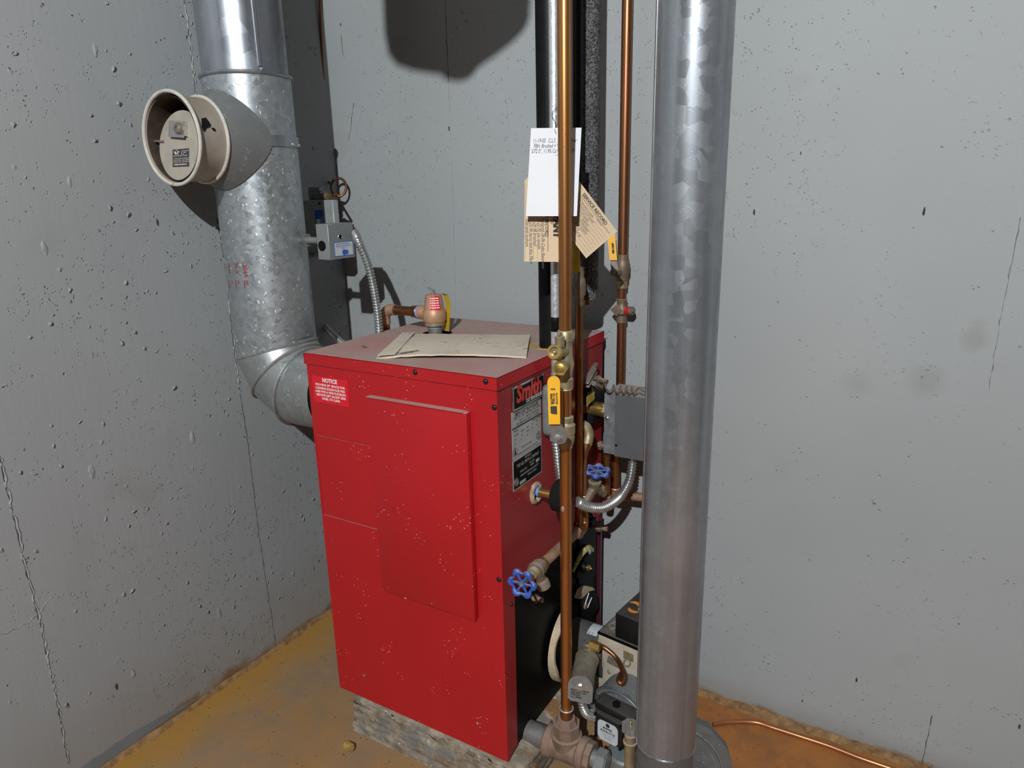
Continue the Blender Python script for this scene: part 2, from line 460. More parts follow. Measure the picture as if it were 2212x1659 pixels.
M['flex'] = plain('flex_steel', (.42, .43, .42), .32, .8, .15, 60)
M['emt'] = galv('galvanised_conduit', (.74, .77, .80), .30, 180, .4, metal=.75, flecks=.6, fs=320)
M['grey_paint'] = plain('dark_grey_paint', (.095, .10, .108), .5, 0, .05, 40, 0, dust=(.32, .29, .27))
M['grey_side'] = plain('dark_grey_flange', (.15, .155, .165), .5, 0, .3, 60)
M['box_galv'] = galv('galvanised_box', (.29, .31, .31), .45, 50, .3, metal=.5, flecks=.1)
M['blue_label'] = plain('blue_label', (.012, .10, .36), .5, 0, .05)
M['blue_ink'] = plain('blue_ink', (.03, .10, .42), .5, 0, .05)
M['paper_label'] = plain('pale_label', (.50, .53, .57), .5, 0, .05)
M['card_white'] = plain('white_card', (.74, .75, .78), .7, 0, .03, 10)
M['card_beige'] = plain('manila_card', (.62, .47, .31), .75, 0, .06, 14)
M['ink'] = plain('pen_ink', (.05, .05, .08), .7)
M['ink_soft'] = plain('faded_pen_ink', (.20, .155, .12), .7)
M['foam'] = None
M['gasket'] = plain('cream_gasket', (.50, .40, .27), .85, 0, .15, 60, .3)
M['wool'] = plain('yellow_mineral_wool', (.42, .36, .14), .95, 0, .4, 150, 1.0)
M['cream'] = plain('cream_enamel', (.46, .40, .32), .5, 0, .2, 18, 0, dust=(.28, .19, .10), dlo=.2)
M['grime'] = plain('grimy_metal', (.22, .19, .155), .5, .4, .3, 40, .2)
M['orange'] = plain('orange_print', (.72, .26, .035), .5)
M['plastic_black'] = plain('black_plastic', (.007, .007, .0075), .45, 0, .2, 60, 0, dust=(.045, .040, .037))
M['concrete'] = None
M['wire_brown'] = plain('brown_wire', (.13, .085, .07), .6, 0, .2, 60)
M['red_cap'] = plain('red_cap', (.55, .02, .015), .45, 0, .1)
M['putty'] = plain('sealant_putty', (.38, .29, .21), .9, 0, .3, 80, .6)
M['wood'] = plain('dark_joist_wood', (.022, .014, .009), .8, 0, .3, 8)
M['web'] = plain('cobweb', (.35, .33, .30), .9)

def foam_mat():
    t = NT('black_pipe_foam')
    v = t.noise(190, 3, .7, None, 1.5)
    c = t.mix(t.ramp(v, [(.44, 0), (.60, 1)]), (.012, .012, .013), (.16, .16, .17))
    return t.fin(c, .7, 0, t.bump(v, .8, .002), .5)
M['foam'] = foam_mat()
def slab_mat():
    t = NT('crumbling_concrete')
    n = t.noise(28, 6, .7); n2 = t.noise(11, 5, .6, None, .8)
    c = t.mix(t.ramp(n, [(.35, 0), (.65, 1)]), (.17, .125, .08), (.42, .36, .28))
    c = t.mix(t.ramp(n2, [(.48, 0), (.6, .9)]), c, (.20, .19, .175))
    c = t.mix(t.ramp(t.noise(16, 5, .6, None, 1), [(.58, 0), (.68, .9)]), c, (.30, .15, .05))
    c = t.mix(t.ramp(t.noise(60, 4), [(.66, 0), (.72, .8)]), c, (.62, .60, .56))
    return t.fin(c, .85, 0, t.bump(t.noise(60, 6, .7), .9, .006), .3)
M['concrete'] = slab_mat()
def envelope_mat():
    t = NT('aged_envelope_paper')
    c = t.mix(t.ramp(t.noise(9, 3), [(.35, 0), (.65, 1)]), (.58, .51, .42), (.64, .55, .44))
    c = t.mix(t.ramp(t.noise(16, 4, .6), [(.52, 0), (.7, .7)]), c, (.46, .42, .36))
    c = t.mix(t.math('MULTIPLY', t.ramp(t.noise(90, 4), [(.58, 0), (.66, 1)]), t.ramp(t.noise(12, 2), [(.5, 0), (.6, .9)])), c, (.07, .055, .04))
    return t.fin(c, .85, 0, t.bump(t.noise(40, 4), .3, .002), .2)
M['envelope'] = envelope_mat()

# ================================================================== SETTING
XL, YB = -.825, .51
def struct(name, mb, m, parent=None, kind='structure'):
    return obj(name, mb, m, parent, kind=kind)
wl = struct('wall_left', MB().lo_hi((XL - .12, -1.9, 0), (XL, YB + .12, 2.75)), M['wall_left'])
wb = struct('wall_back', MB().lo_hi((XL, YB, 0), (2.3, YB + .12, 2.75)), M['wall_back'])
fl = struct('floor', MB().lo_hi((XL, -1.9, -.1), (2.3, YB, 0)), M['floor'])
ce = struct('ceiling', MB().lo_hi((XL, -3.4, 2.75), (3.6, YB, 2.8)), M['wood'])
def seam(pts, wdt, m, parent, nrm, seed, step=.012, name='form_seam', jit=.6, lift=.0012):
    """irregular raised paint / crack line along pts"""
    rnd = random.Random(seed); P = resample([V(a) for a in pts], step); n = V(nrm)
    mb = MB(); prev = None
    for i, a in enumerate(P):
        t = (P[min(i+1, len(P)-1)] - P[max(i-1, 0)]).normalized(); s = t.cross(n).normalized()
        ww = wdt * rnd.uniform(1 - jit, 1 + jit); off = s * rnd.uniform(-wdt, wdt) * .6
        q = [mb.b.verts.new(a + off + s * ww / 2 - n * .0005), mb.b.verts.new(a + off + n * lift * rnd.uniform(.4, 1.3)), mb.b.verts.new(a + off - s * ww / 2 - n * .0005)]
        if prev:
            mb.b.faces.new((prev[0], prev[1], q[1], q[0])); mb.b.faces.new((prev[1], prev[2], q[2], q[1]))
        prev = q
    return obj(name, mb, m, parent, smooth=10)
NL, NB = V((1, 0, 0)), V((0, -1, 0))
def lw(x, y): return OX(x, y, XL)
def bw(x, y): return OY(x, y, YB)
# left wall seams: raised paint with a crack beside it
for k, (line, sd) in enumerate((([(400, 0), (414, 110), (425, 215), (440, 310)], 3), ([(470, 470), (490, 590), (505, 740), (520, 850)], 4),
                              ([(520, 850), (537, 960), (560, 1150), (583, 1300), (600, 1410)], 5), ([(0, 985), (25, 1090), (60, 1240), (88, 1345), (118, 1480), (150, 1650)], 6))):
    pts = [lw(*q) for q in line]
    if sd != 5: seam(pts, .005, M['wall_left'], wl, NL, sd, .008, 'form_seam', .6, .0018)
    seam([q + V((0, -.002, 0)) for q in pts], .0022 if sd != 5 else .0014, M['crack'], wl, NL, sd + 20, .009, 'seam_crack', .9, .0012)
seam([bw(*q) for q in ((962, 0), (966, 120), (970, 180))], .0016, M['crack'], wb, NB, 31, .01, 'seam_crack', .6)
seam([bw(*q) for q in ((970, 180), (974, 300), (980, 450), (985, 680))], .0012, M['seam'], wb, NB, 32, .01, 'form_seam', .9)
seam([bw(*q) for q in ((2205, 470), (2186, 560), (2160, 690), (2135, 850))], .0022, M['seam'], wb, NB, 33, .012, 'form_seam', .8)
seam([bw(*q) for q in ((2014, 1545), (2000, 1610), (1990, 1659))], .0018, M['crack'], wb, NB, 34, .01, 'seam_crack', .7)
seam([bw(*q) for q in ((737, 76), (741, 120), (750, 132))], .0010, M['crack'], wb, NB, 35, .01, 'hairline_crack', .9)
seam([bw(*q) for q in ((765, 222), (760, 250), (758, 280), (752, 305))], .0012, M['crack'], wb, NB, 36, .01, 'hairline_crack', .9)
seam([lw(*q) for q in ((0, 1372), (40, 1355), (75, 1335), (98, 1310), (113, 1283))], .005, M['seam'], wl, NL, 37, .01, 'scuff_mark', .7, .001)
stp = MB(); rs_ = random.Random(8); up_ = []; lo_ = []
for k in range(40):
    yy = -.62 + k * .0125; w0 = .026 * min(1, (40 - k) / 14) * min(1, (k + 3) / 6)
    lo_.append(V((XL + .0006, yy, .014))); up_.append(V((XL + .0006, yy, .016 + w0 + rs_.uniform(-.002, .002))))
stp.prism(lo_ + up_[::-1], (.0006, 0, 0))
obj('bare_strip', stp, plain('bare_grey_strip', (.16, .18, .195), .7, 0, .08, 20), wl, 'dark grey unpainted strip above the floor')
# form-tie pits and lumps
rnd = random.Random(11)
def lump(px, py, wall, r, m, sc):
    c = lw(px, py) if wall == 'l' else bw(px, py); par = wl if wall == 'l' else wb
    return obj('tie_mark', MB().ball(c, r, sc, 2, rnd.random(), .25), m, par)
for (x, y, wll, r, kind) in ((205, 108, 'l', .007, 0), (95, 535, 'l', .008, 0), (150, 392, 'l', .006, 0), (340, 480, 'l', .007, 1), (197, 1020, 'l', .009, 0), (415, 945, 'l', .009, 0), (416, 1010, 'l', .004, 0),
                      (473, 1325, 'l', .008, 0), (288, 1455, 'l', .007, 0), (252, 1484, 'l', .008, 1), (633, 1240, 'l', .006, 0),
                      (970, 278, 'b', .007, 1), (736, 53, 'b', .006, 1), (1996, 457, 'b', .008, 1), (1629, 458, 'b', .007, 1), (1850, 1469, 'b', .007, 1), (1733, 1514, 'b', .005, 1), (1730, 331, 'b', .004, 1), (2202, 1570, 'b', .007, 1)):
    sc = (.35, .8, 2.2) if wll == 'l' else (.6, .25, 1.8)
    lump(x, y, wll, r * .8, M['wall_left'] if kind == 0 else M['crack'], sc if kind == 0 else tuple(q * .6 for q in sc))
# silt ledge along both wall feet
def ledge(pts, name, parent, m, wd, seed):
    rnd = random.Random(seed); P = resample([V(a) for a in pts], .012); mb = MB(); prev = None
    t = (P[-1] - P[0]).normalized(); s = V((0, 0, 1)).cross(t).normalized()
    for a in P:
        i_ = len(mb.b.verts) / 3; w_ = wd * (.95 + .22 * math.sin(i_ * .21 + seed) + .14 * math.sin(i_ * .53) + rnd.uniform(-.06, .06)); h = .009 + .002 * math.sin(i_ * .3) + rnd.uniform(-.001, .001)
        q = [mb.b.verts.new(a - s * .004 + V((0, 0, h * 1.3))), mb.b.verts.new(a + s * w_ * .4 + V((0, 0, h * .8))), mb.b.verts.new(a + s * w_ + V((0, 0, -.001)))]
        if prev: mb.b.faces.new((prev[0], prev[1], q[1], q[0])); mb.b.faces.new((prev[1], prev[2], q[2], q[1]))
        prev = q
    return obj(name, mb, m, parent, kind='stuff')
M['silt'] = plain('silt_dirt', (.24, .135, .055), .9, 0, .5, 50, .8)
ledge([(XL, YB, 0), (XL, -1.0, 0)], 'silt_ledge', fl, M['silt'], .012, 1)
ledge([(2.2, YB, 0), (XL, YB, 0)], 'silt_ledge', fl, M['silt'], .020, 2)

# ================================================================== CONCRETE PAD
def slab():
    rnd = random.Random(5); b = bmesh.new()
    bmesh.ops.create_grid(b, x_segments=2, y_segments=2, size=1); b.free()
    mb = MB(); lo = V((-.428, .004, 0)); hi = V((.03, .44, .0975)); t = bmesh.new()
    bmesh.ops.create_cube(t, size=1, matrix=Matrix.Translation((lo + hi) / 2) @ Matrix.Diagonal((*(hi - lo), 1)))
    bmesh.ops.subdivide_edges(t, edges=t.edges[:], cuts=22, use_grid_fill=True)
    for v in t.verts:
        top = (v.co.z - lo.z) / (hi.z - lo.z)
        if v.co.z > .001:
            v.co += V((rnd.uniform(-1, 1), rnd.uniform(-1, 1), rnd.uniform(-1, .25))) * .0035
        # worn rounded corners and edges
        dx = min(v.co.x - lo.x, hi.x - v.co.x); dy = min(v.co.y - lo.y, hi.y - v.co.y)
        if top > .8 and min(dx, dy) < .02: v.co.z -= (.02 - min(dx, dy)) * .5 + rnd.uniform(0, .006)
        if dx < .02 and dy < .02:
            c = V(((lo.x if v.co.x < 0 else hi.x), 0, 0)); v.co.x += (.02 - dx) * .4 * (1 if v.co.x < -.2 else -1)
        if v.co.y < lo.y + .01: v.co.y -= (1 - top) * .012
    mb._merge(t); return mb
pad = obj('concrete_pad', slab(), M['concrete'], smooth=80)
tag(pad, 'crumbling stained concrete pad under the red boiler', 'pad')
ch = obj('foam_chip', MB().ball(OZ(752, 1612, .012), .013, (1.1, .8, .9), 2, 4, .22), plain('ochre_foam', (.36, .23, .06), .9, 0, .2, 60, .8), smooth=20)
tag(ch, 'small ochre lump lying on floor at left end of the concrete pad', 'debris')

# ================================================================== BOILER
ZT = .904; ZB = .099; WX = .46; DY = .4566
bl = thing('boiler', 'red sheet metal boiler with dusty top and raised side panel on concrete pad', 'boiler', (-.23, .228, ZB))
def circ(c, r, n=28, ax='z'):
    out = []
    for i in range(n):
        a = 2*PI*i/n
        if ax == 'z': out.append(V((c[0] + r*math.cos(a), c[1] + r*math.sin(a), c[2])))
        elif ax == 'x': out.append(V((c[0], c[1] + r*math.cos(a), c[2] + r*math.sin(a))))
    return out
HV = OZ(945, 719, ZT)            # hole of the relief valve
HP = V((-.028, .262, ZT))        # notch of the iron riser
lid = MB()
x0, x1, y0, y1 = -WX - .003, .003, -.003, DY
lid.sheet_holes([V((x0, y0, ZT)), V((x1, y0, ZT)), V((x1, y1, ZT)), V((x0, y1, ZT))], [circ(HV, .034), circ((HP.x - .012, HP.y, ZT), .039, 28)][:1], (0, 0, -.0015))
for a, b in (((x0, y0), (x1, y0 + .0015)), ((x1 - .0015, y0), (x1, y1)), ((x0, y0), (x0 + .0015, y1)), ((x0, y1 - .0015), (x1, y1))):
    lid.lo_hi((a[0], a[1], ZT - .0235), (b[0], b[1], ZT - .0008))
lidp = obj('lid', lid, M['red'], bl)
# side sheet (large face) with knock-out opening
kx0, kx1, kz0, kz1 = -.455, -.2885, .543, .7275
side = MB(); side.sheet_holes([V((-WX, 0, ZB)), V((0, 0, ZB)), V((0, 0, ZT - .022)), V((-WX, 0, ZT - .022))], [[V((kx0, 0, kz0)), V((kx1, 0, kz0)), V((kx1 - .006, 0, kz1)), V((kx0, 0, kz1))]], (0, .002, 0))
sidep = obj('side_panel', side, M['red'], bl)
kp = MB().prism([V((kx0 + .0006, .0004, kz0 + .0012)), V((kx1 - .0014, .0004, kz0 + .0012)), V((kx1 - .0075, .0004, kz1 - .0014)), V((kx0 + .0006, .0004, kz1 - .0014))], (0, .002, 0))
obj('knockout_plate', kp, M['red'], bl)
inner = MB().lo_hi((-WX + .003, .004, ZB + .001), (-.008, DY - .004, ZT - .06))
obj('inner_shell', inner, M['black_matt'], bl)
ap = MB().lo_hi((-.289, -.0145, .4135), (-.0565, .0, .8345), .0022, 2)
obj('access_panel', ap, M['red'], bl, 'raised red rectangular access cover')
obj('cover_lip', MB().lo_hi((-.291, -.0165, .8335), (-.064, -.0005, .8352)), M['red'], bl)
# back and rear sheets
obj('rear_panel', MB().lo_hi((-WX, .002, ZB), (-WX + .002, DY, ZT - .022)), M['red'], bl)
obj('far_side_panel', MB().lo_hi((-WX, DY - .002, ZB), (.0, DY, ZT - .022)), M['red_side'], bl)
# front sheet with curved lower cut-out
cut = [V((0, 0, ZB)), V((0, .040, ZB + .012)), V((0, .0425, .30)), OX(1112, 1290, 0)]
for q in ((1150, 1262), (1185, 1212), (1212, 1172), (1240, 1160), (1258, 1142), (1268, 1118), (1272, 1098), (1290, 1128)): cut.append(OX(q[0], q[1], 0))
cut += [V((0, DY, .43)), V((0, DY, ZT - .022)), V((0, 0, ZT - .022))]
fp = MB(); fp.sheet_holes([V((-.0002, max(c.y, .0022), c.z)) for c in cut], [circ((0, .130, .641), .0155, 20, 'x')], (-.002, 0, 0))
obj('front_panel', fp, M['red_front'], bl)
obj('front_casting', MB().lo_hi((-.012, .03, ZB + .004), (-.004, DY - .012, .62), .002).lo_hi((-.004, .33, .30), (.001, .43, .46), .003), M['black'], bl)
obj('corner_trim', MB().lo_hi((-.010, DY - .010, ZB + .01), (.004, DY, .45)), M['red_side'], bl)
# screws
def screw(p, n, r=.0052, m=None, par=bl, name='screw'):
    n = V(n); return obj(name, MB().lathe(V(p) - n * .0005, n, [(0, r), (.0015, r), (.0032, r * .75), (.004, r * .3), (.004, 0)], 14), m or M['screw'], par)
for q in ((897, 804), (1049, 824)): screw(OY(q[0], q[1], -.003), (0, -1, 0))
for q in ((1068, 880), (1078, 1252)): screw(OY(q[0], q[1], 0), (0, -1, 0))
screw(OY(877, 1290, 0), (0, -1, 0), .003, M['white'])
screw(OX(1104, 1305, 0) , (1, 0, 0), .004)
for q in ((787, 1459), (1032, 1562)): screw(OY(q[0], q[1], 0), (0, -1, 0), .0028, M['steel_dull'])
# notice label
nx0, nx1, nz0, nz1 = -.4475, -.350, .8015, .8575
nt = obj('notice_label', MB().lo_hi((nx0, -.0007, nz0), (nx1, .0001, nz1)), M['notice'], bl, 'bright red NOTICE sticker with white print')
XD, ZD, YD = V((1, 0, 0)), V((0, 0, 1)), V((0, 1, 0))
def ntx(s, size, z, xs=1.0, bold=0): return text('lettering', s, size, ((nx0 + nx1) / 2 + .0005, -.0009, z), XD, ZD, M['white'], nt, 'CENTER', 0, bold, xs)
ntx('NOTICE', .0118, .8465, .95, .0004)
for i, s in enumerate(('PROVIDE 30" SPACE FOR', 'CLEANING BOILER FLUE PASS-', 'AGES WITH A WIRE FLUE BRUSH.', 'REMOVE LEFT JACKET SIDE', 'PANEL TO CLEAR.')):
    ntx(s, .0066, .8378 - i * .0073, (1.12, .92, .86, 1.02, .95)[i], .00018)
# name plate
def onface(y, z, x=.0): return V((x, y, z))
py0, py1, pz0, pz1 = .047, .166, .828, .874
npb = MB().lo_hi((.0, py0, pz0), (.0045, py1, pz1), .0015, 2)
nm = obj('name_plate', npb, M['chrome'], bl, 'chrome framed black plate with red raised name')
obj('plate_field', MB().lo_hi((.0040, py0 + .004, pz0 + .004), (.0050, py1 - .004, pz1 - .004)), M['black'], nm)
text('raised_name', 'Smith', .043, (.0054, py0 + .010, pz0 + .0145), YD, ZD, M['smith_red'], nm, 'LEFT', .12, .0018, .98)
text('lettering', 'CAST IRON BOILERS', .0092, (.0053, py0 + .045, pz0 + .006), YD, ZD, M['white'], nm, 'LEFT', .1, .0002, .74)
# rating label
ry0, ry1 = .0465, .158
def label_plate(z0, z1, m, nme, lab=None): return obj(nme, MB().lo_hi((.0, ry0, z0), (.0008, ry1, z1), .0003), m, bl, lab)
r1 = label_plate(.7335, .826, M['grey_label'], 'rating_label', 'grey printed rating label')
obj('label_rule', MB().lo_hi((.0008, ry0, .7925), (.0011, ry1, .7950)), M['blackprint'], r1)
def lt(s, size, y, z, m, par, al='LEFT', xs=1.0, bold=0.0): return text('lettering', s, size, (.0011, y, z), YD, ZD, m, par, al, 0, bold, xs)
lt('SMITH CAST IRON BOILERS', .0095, .103, .8155, M['blackprint'], r1, 'CENTER', .78, .0002)
lt('WESTCAST INC, WESTFIELD, MA. 01086', .0068, .103, .8095, M['blackprint'], r1, 'CENTER', .82)
lt('MAX. W.P.   STEAM 15 PSI  WATER 50 PSI', .0055, .110, .8030, M['blackprint'], r1, 'CENTER', .75)
lt('MIN. RELIEF VALVE CAPACITY  134 LBS/HR', .0060, .106, .7970, M['blackprint'], r1, 'CENTER', .75)
lt('SERIAL NUMBER', .0052, .155, .7880, M['blackprint'], r1, 'RIGHT', .9)
lt('MODEL', .0052, .052, .7860, M['blackprint'], r1)
rnd = random.Random(3)
for (yy, zz, s) in ((.055, .778, 'BTU/HR'), (.078, .780, 'GROSS'), (.100, .781, 'NET'), (.118, .782, 'OIL'), (.136, .783, 'GPH'), (.055, .770, '134'), (.078, .772, '116'), (.100, .773, 'SQ FT'), (.118, .774, '483'), (.136, .775, '.95'), (.146, .768, '4'), (.055, .762, '0.0'), (.078, .764, '65'), (.1, .765, '48')):
    lt(s, .0046, yy, zz, M['blackprint'], r1, 'LEFT', .9)
lt('SERIES 8 OIL BURNER', .0044, .080, .7475, M['blackprint'], r1, 'LEFT', .9)
lt('MEMBER THE HYDRONICS INSTITUTE', .0050, .103, .7375, M['blackprint'], r1, 'CENTER', .9)
obj('round_mark', MB().torus((.001, .146, .752), (1, 0, 0), .0078, .0005, 20, 4).lo_hi((.0008, .143, .748), (.0013, .149, .7495)).lo_hi((.0008, .143, .7545), (.0013, .149, .756)), M['blackprint'], r1)
obj('flame_mark', MB().prism([V((.0009, .052, .742)), V((.0009, .060, .742)), V((.0009, .0585, .748)), V((.0009, .056, .7555)), V((.0009, .0535, .748))], (.0004, 0, 0)).torus((.001, .056, .747), (1, 0, 0), .0085, .0003, 20, 4), M['blackprint'], r1)
r2 = label_plate(.6715, .7325, M['grey_label'], 'certificate_label', 'black label with pale border')
obj('label_field', MB().lo_hi((.0006, ry0 + .0028, .6743), (.0012, ry1 - .0028, .7297), .0002), M['black'], r2)
def l2(s, size, y, z, al='CENTER', xs=.85): return text('lettering', s, size, (.0014, y, z), YD, ZD, M['grey_label'], r2, al, 0, 0.0001, xs)
l2('CERTIFIED BY', .0050, .103, .7240); l2('THE H.B. SMITH COMPANY', .0090, .103, .7145, 'CENTER', .80)
l2('MAX. W.P.', .0052, .118, .7070); l2('STEAM 15 PSI', .0052, .072, .7010, 'LEFT'); l2('WATER', .0052, .118, .7010)
l2('MINIMUM RELIEF VALVE CAPACITY', .0054, .108, .6925); l2('LBS/HR or BTU/HR', .0050, .118, .6855)
obj('blank_field', MB().lo_hi((.0012, .134, .7000), (.0015, .147, .7065)), M['grey_label'], r2)
obj('blank_field', MB().lo_hi((.0012, .070, .6775), (.0015, .092, .6835)), M['grey_label'], r2)
obj('maker_mark', MB().torus((.0014, .0575, .688), (1, 0, 0), .0075, .0004, 8, 4).lo_hi((.0012, .0545, .6835), (.0016, .0557, .6925)).lo_hi((.0012, .0593, .6835), (.0016, .0605, .6925)).lo_hi((.0012, .0545, .6874), (.0016, .0605, .6886)), M['grey_label'], r2)

# small fittings through the lid
# ================================================================== RELIEF VALVE + DISCHARGE
def lerp(a, b, t): return V(a).lerp(V(b), t)
rb = V((HV.x - .006, HV.y, ZT - .01))
rv = thing('relief_valve', 'bronze pressure relief valve with red label standing on dusty red lid', 'valve', rb)
obj('nipple', MB().cyl(rb - V((0, 0, .03)), rb + V((0, 0, .022)), .0165), M['grime'], rv)
obj('sealant_ring', MB().lathe(rb + V((0, 0, .022)), (0, 0, 1), [(0, .0165), (.002, .0172), (.0045, .0165)], 20), M['blue_tape'], rv, 'bright blue thread sealant')
obj('hex_base', MB().lathe(rb + V((0, 0, .026)), (0, 0, 1), [(0, .021), (.002, .0235), (.011, .0235), (.012, .022)], 12), M['brass_old'], rv)
body = [(.036, .024), (.040, .0265), (.060, .0265), (.064, .0235), (.068, .0225), (.090, .0195), (.0955, .0185), (.098, .016), (.098, 0)]
bo = obj('valve_body', MB().lathe(rb, (0, 0, 1), [(.036, 0)] + body, 28), M['bronze'], rv)
rl = MB(); 
for a0, a1 in ((-.4, .65),):
    n = 8; pr = []
    vd = (CAM - rb); vd.z = 0; vd.normalize(); sd = V((-vd.y, vd.x, 0))
    A = []; B = []
    for i in range(n + 1):
        a = a0 + (a1 - a0) * i / n; e = vd * math.cos(a) + sd * math.sin(a)
        A.append(rl.b.verts.new(rb + e * .0245 + V((0, 0, .066)))); B.append(rl.b.verts.new(rb + e * .0198 + V((0, 0, .0965))))
    for i in range(n): rl.b.faces.new((A[i], A[i+1], B[i+1], B[i]))
rlo = obj('valve_label', rl, M['notice'], rv, 'small red and white printed label')
lab = MB()
for k in range(5):
    for a in (-.30, -.10, .10, .30, .45):
        e = vd * math.cos(a) + sd * math.sin(a); tt = .15 + k * .17
        c = rb + e * (.0246 + (.0199 - .0246) * tt) + V((0, 0, .066 + .0305 * tt))
        lab.box(c, (.0034, .0004, .0022 if k % 2 else .0028), Matrix.Rotation(math.atan2(sd.y, sd.x), 3, 'Z'))
obj('lettering', lab, M['white'], rlo)
obj('test_lever', MB().cyl(rb + V((0, 0, .098)), rb + V((0, 0, .104)), .004).box(rb - sd * .004 + V((0, 0, .109)), (.020, .007, .004), Matrix.Rotation(math.atan2(sd.y, sd.x), 3, 'Z') @ Matrix.Rotation(.45, 3, 'Y'), .001), M['steel_dull'], rv)
# yellow paper tag hanging behind
tp = cat([rb + sd * .016 + V((0, 0, .099)), rb + sd * .026 + V((0, 0, .094)), rb + sd * .030 + V((0, 0, .068)), rb + sd * .027 + V((0, 0, .040)), rb + sd * .024 + V((0, 0, .012))], 5)
tm = MB(); A = [tm.b.verts.new(q - vd * .008 - sd * .003) for q in tp]; B = [tm.b.verts.new(q + vd * .004 + sd * .007) for q in tp]
A2 = [tm.b.verts.new(q - vd * .0085 - sd * .0027) for q in tp]; B2 = [tm.b.verts.new(q + vd * .0035 + sd * .0074) for q in tp]
for i in range(len(tp) - 1): tm.b.faces.new((A[i], A[i+1], B[i+1], B[i])); tm.b.faces.new((A2[i], B2[i], B2[i+1], A2[i+1]))
obj('hanging_tag', tm, M['yellow_dirty'], rv, 'faded yellow tag hanging off the valve')
zo = rb.z + .055
out = rb + V((-.024, 0, .055))
obj('outlet', MB().cyl(rb + V((-.010, 0, .055)), out + V((-.016, 0, 0)), .0165, 20), M['bronze'], rv)
dp = thing('discharge_pipe', 'copper discharge pipe running left from relief valve then down behind boiler', 'pipe', (-.487, rb.y, 0))
ox = out.x - .016
obj('sealant_ring', MB().cyl((ox, rb.y, zo), (ox - .0045, rb.y, zo), .0155), M['blue_tape'], dp, 'bright blue thread sealant')
obj('coupling', MB().lathe((ox - .0045, rb.y, zo), (-1, 0, 0), [(0, .0150), (.002, .016), (.004, .0145), (.018, .0135), (.019, .0112)], 20), M['copper_old'], dp)
obj('horizontal_pipe', MB().cyl((ox - .02, rb.y, zo), (-.455, rb.y, zo), .0111), M['copper_brown'], dp)
el = [V((-.452, rb.y, zo)), V((-.466, rb.y, zo)), V((-.480, rb.y, zo - .006)), V((-.487, rb.y, zo - .020)), V((-.487, rb.y, zo - .036))]
obj('elbow', MB().tube(cat(el, 5), .0132, 16), M['copper_dusty'], dp)
obj('downpipe', MB().cyl((-.487, rb.y, zo - .034), (-.487, rb.y, .04), .0111), M['copper_old'], dp)

# ================================================================== ENVELOPE ON LID
ev = [OZ(812, 775, ZT), OZ(1137, 775, ZT), OZ(1146, 727, ZT), OZ(868, 724, ZT)]
def env():
    mb = MB(); n, m = 24, 8; G = []
    rnd = random.Random(9)
    for i in range(n + 1):
        row = []
        for j in range(m + 1):
            a = ev[0].lerp(ev[1], i / n); b = ev[3].lerp(ev[2], i / n); c = a.lerp(b, j / m)
            h = .004 + .007 * math.sin(PI * min(1, i / n * 1.0)) * (1 - j / m) ** 1.0 * .8 + .004 * math.sin(PI * j / m)
            if i < 4: h *= i / 4 * .8 + .2
            row.append((c, h + rnd.uniform(-.0004, .0004)))
        G.append(row)
    T = [[mb.b.verts.new(c + V((0, 0, h))) for c, h in r] for r in G]; Bm = [[mb.b.verts.new(c + V((0, 0, max(.0003, h - .0035)))) for c, h in r] for r in G]
    for i in range(n):
        for j in range(m):
            mb.b.faces.new((T[i][j], T[i+1][j], T[i+1][j+1], T[i][j+1])); mb.b.faces.new((Bm[i][j], Bm[i][j+1], Bm[i+1][j+1], Bm[i+1][j]))
    for i in range(n):
        mb.b.faces.new((T[i][0], Bm[i][0], Bm[i+1][0], T[i+1][0])); mb.b.faces.new((T[i][m], T[i+1][m], Bm[i+1][m], Bm[i][m]))
    for j in range(m):
        mb.b.faces.new((T[0][j], T[0][j+1], Bm[0][j+1], Bm[0][j])); mb.b.faces.new((T[n][j], Bm[n][j], Bm[n][j+1], T[n][j+1]))
    return mb
en = thing('envelope', 'dirty tan paper envelope lying flat on the red lid', 'envelope', (ev[0] + ev[2]) / 2)
obj('paper', env(), M['envelope'], en)
fa, fb = ev[0].lerp(ev[1], .13), ev[3].lerp(ev[2], .11)
obj('flap', MB().prism([ev[0] + V((.002, .002, .0055)), fa + V((0, .002, .0080)), fb + V((0, -.002, .0070)), ev[3] + V((.004, -.002, .0062))], (0, 0, .0009)), M['envelope'], en, 'folded flap at left end')
obj('torn_patch', MB().prism([fa + V((-.002, .003, .0095)), fa + V((.008, .008, .0098)), fa + V((.028, .042, .0098)), fa + V((.020, .040, .0098))], (0, 0, .0005)), M['grime'], en, 'dark torn patch')
cc = ev[0].lerp(ev[1], .51)
obj('clasp_hole', MB().lathe(cc + V((0, .010, .0102)), (0, 0, 1), [(0, .009), (.0006, .0088), (.0007, 0)], 16), M['card_beige'], en, 'round pale spot at the front edge')

# ================================================================== FLUE PIPE
FX, FY = -.685, .12; FR = .0915
fpz = thing('flue_pipe', 'galvanised flue pipe rising at left from the boiler elbow', 'flue pipe', (FX, FY, .86))
ZS = 1.462
obj('upper_pipe', MB().lathe((FX, FY, ZS - .02), (0, 0, 1), [(0, FR - .004), (1.0, FR - .003)], 64, False), M['flue_up'], fpz)
obj('lower_pipe', MB().lathe((FX, FY, .900), (0, 0, 1), [(0, FR), (ZS - .900, FR)], 64, False), M['flue'], fpz)
obj('bead', MB().torus((FX, FY, ZS - .004), (0, 0, 1), FR + .0005, .0042, 64, 8), M['flue_up'], fpz, 'rounded bead where two sections join')
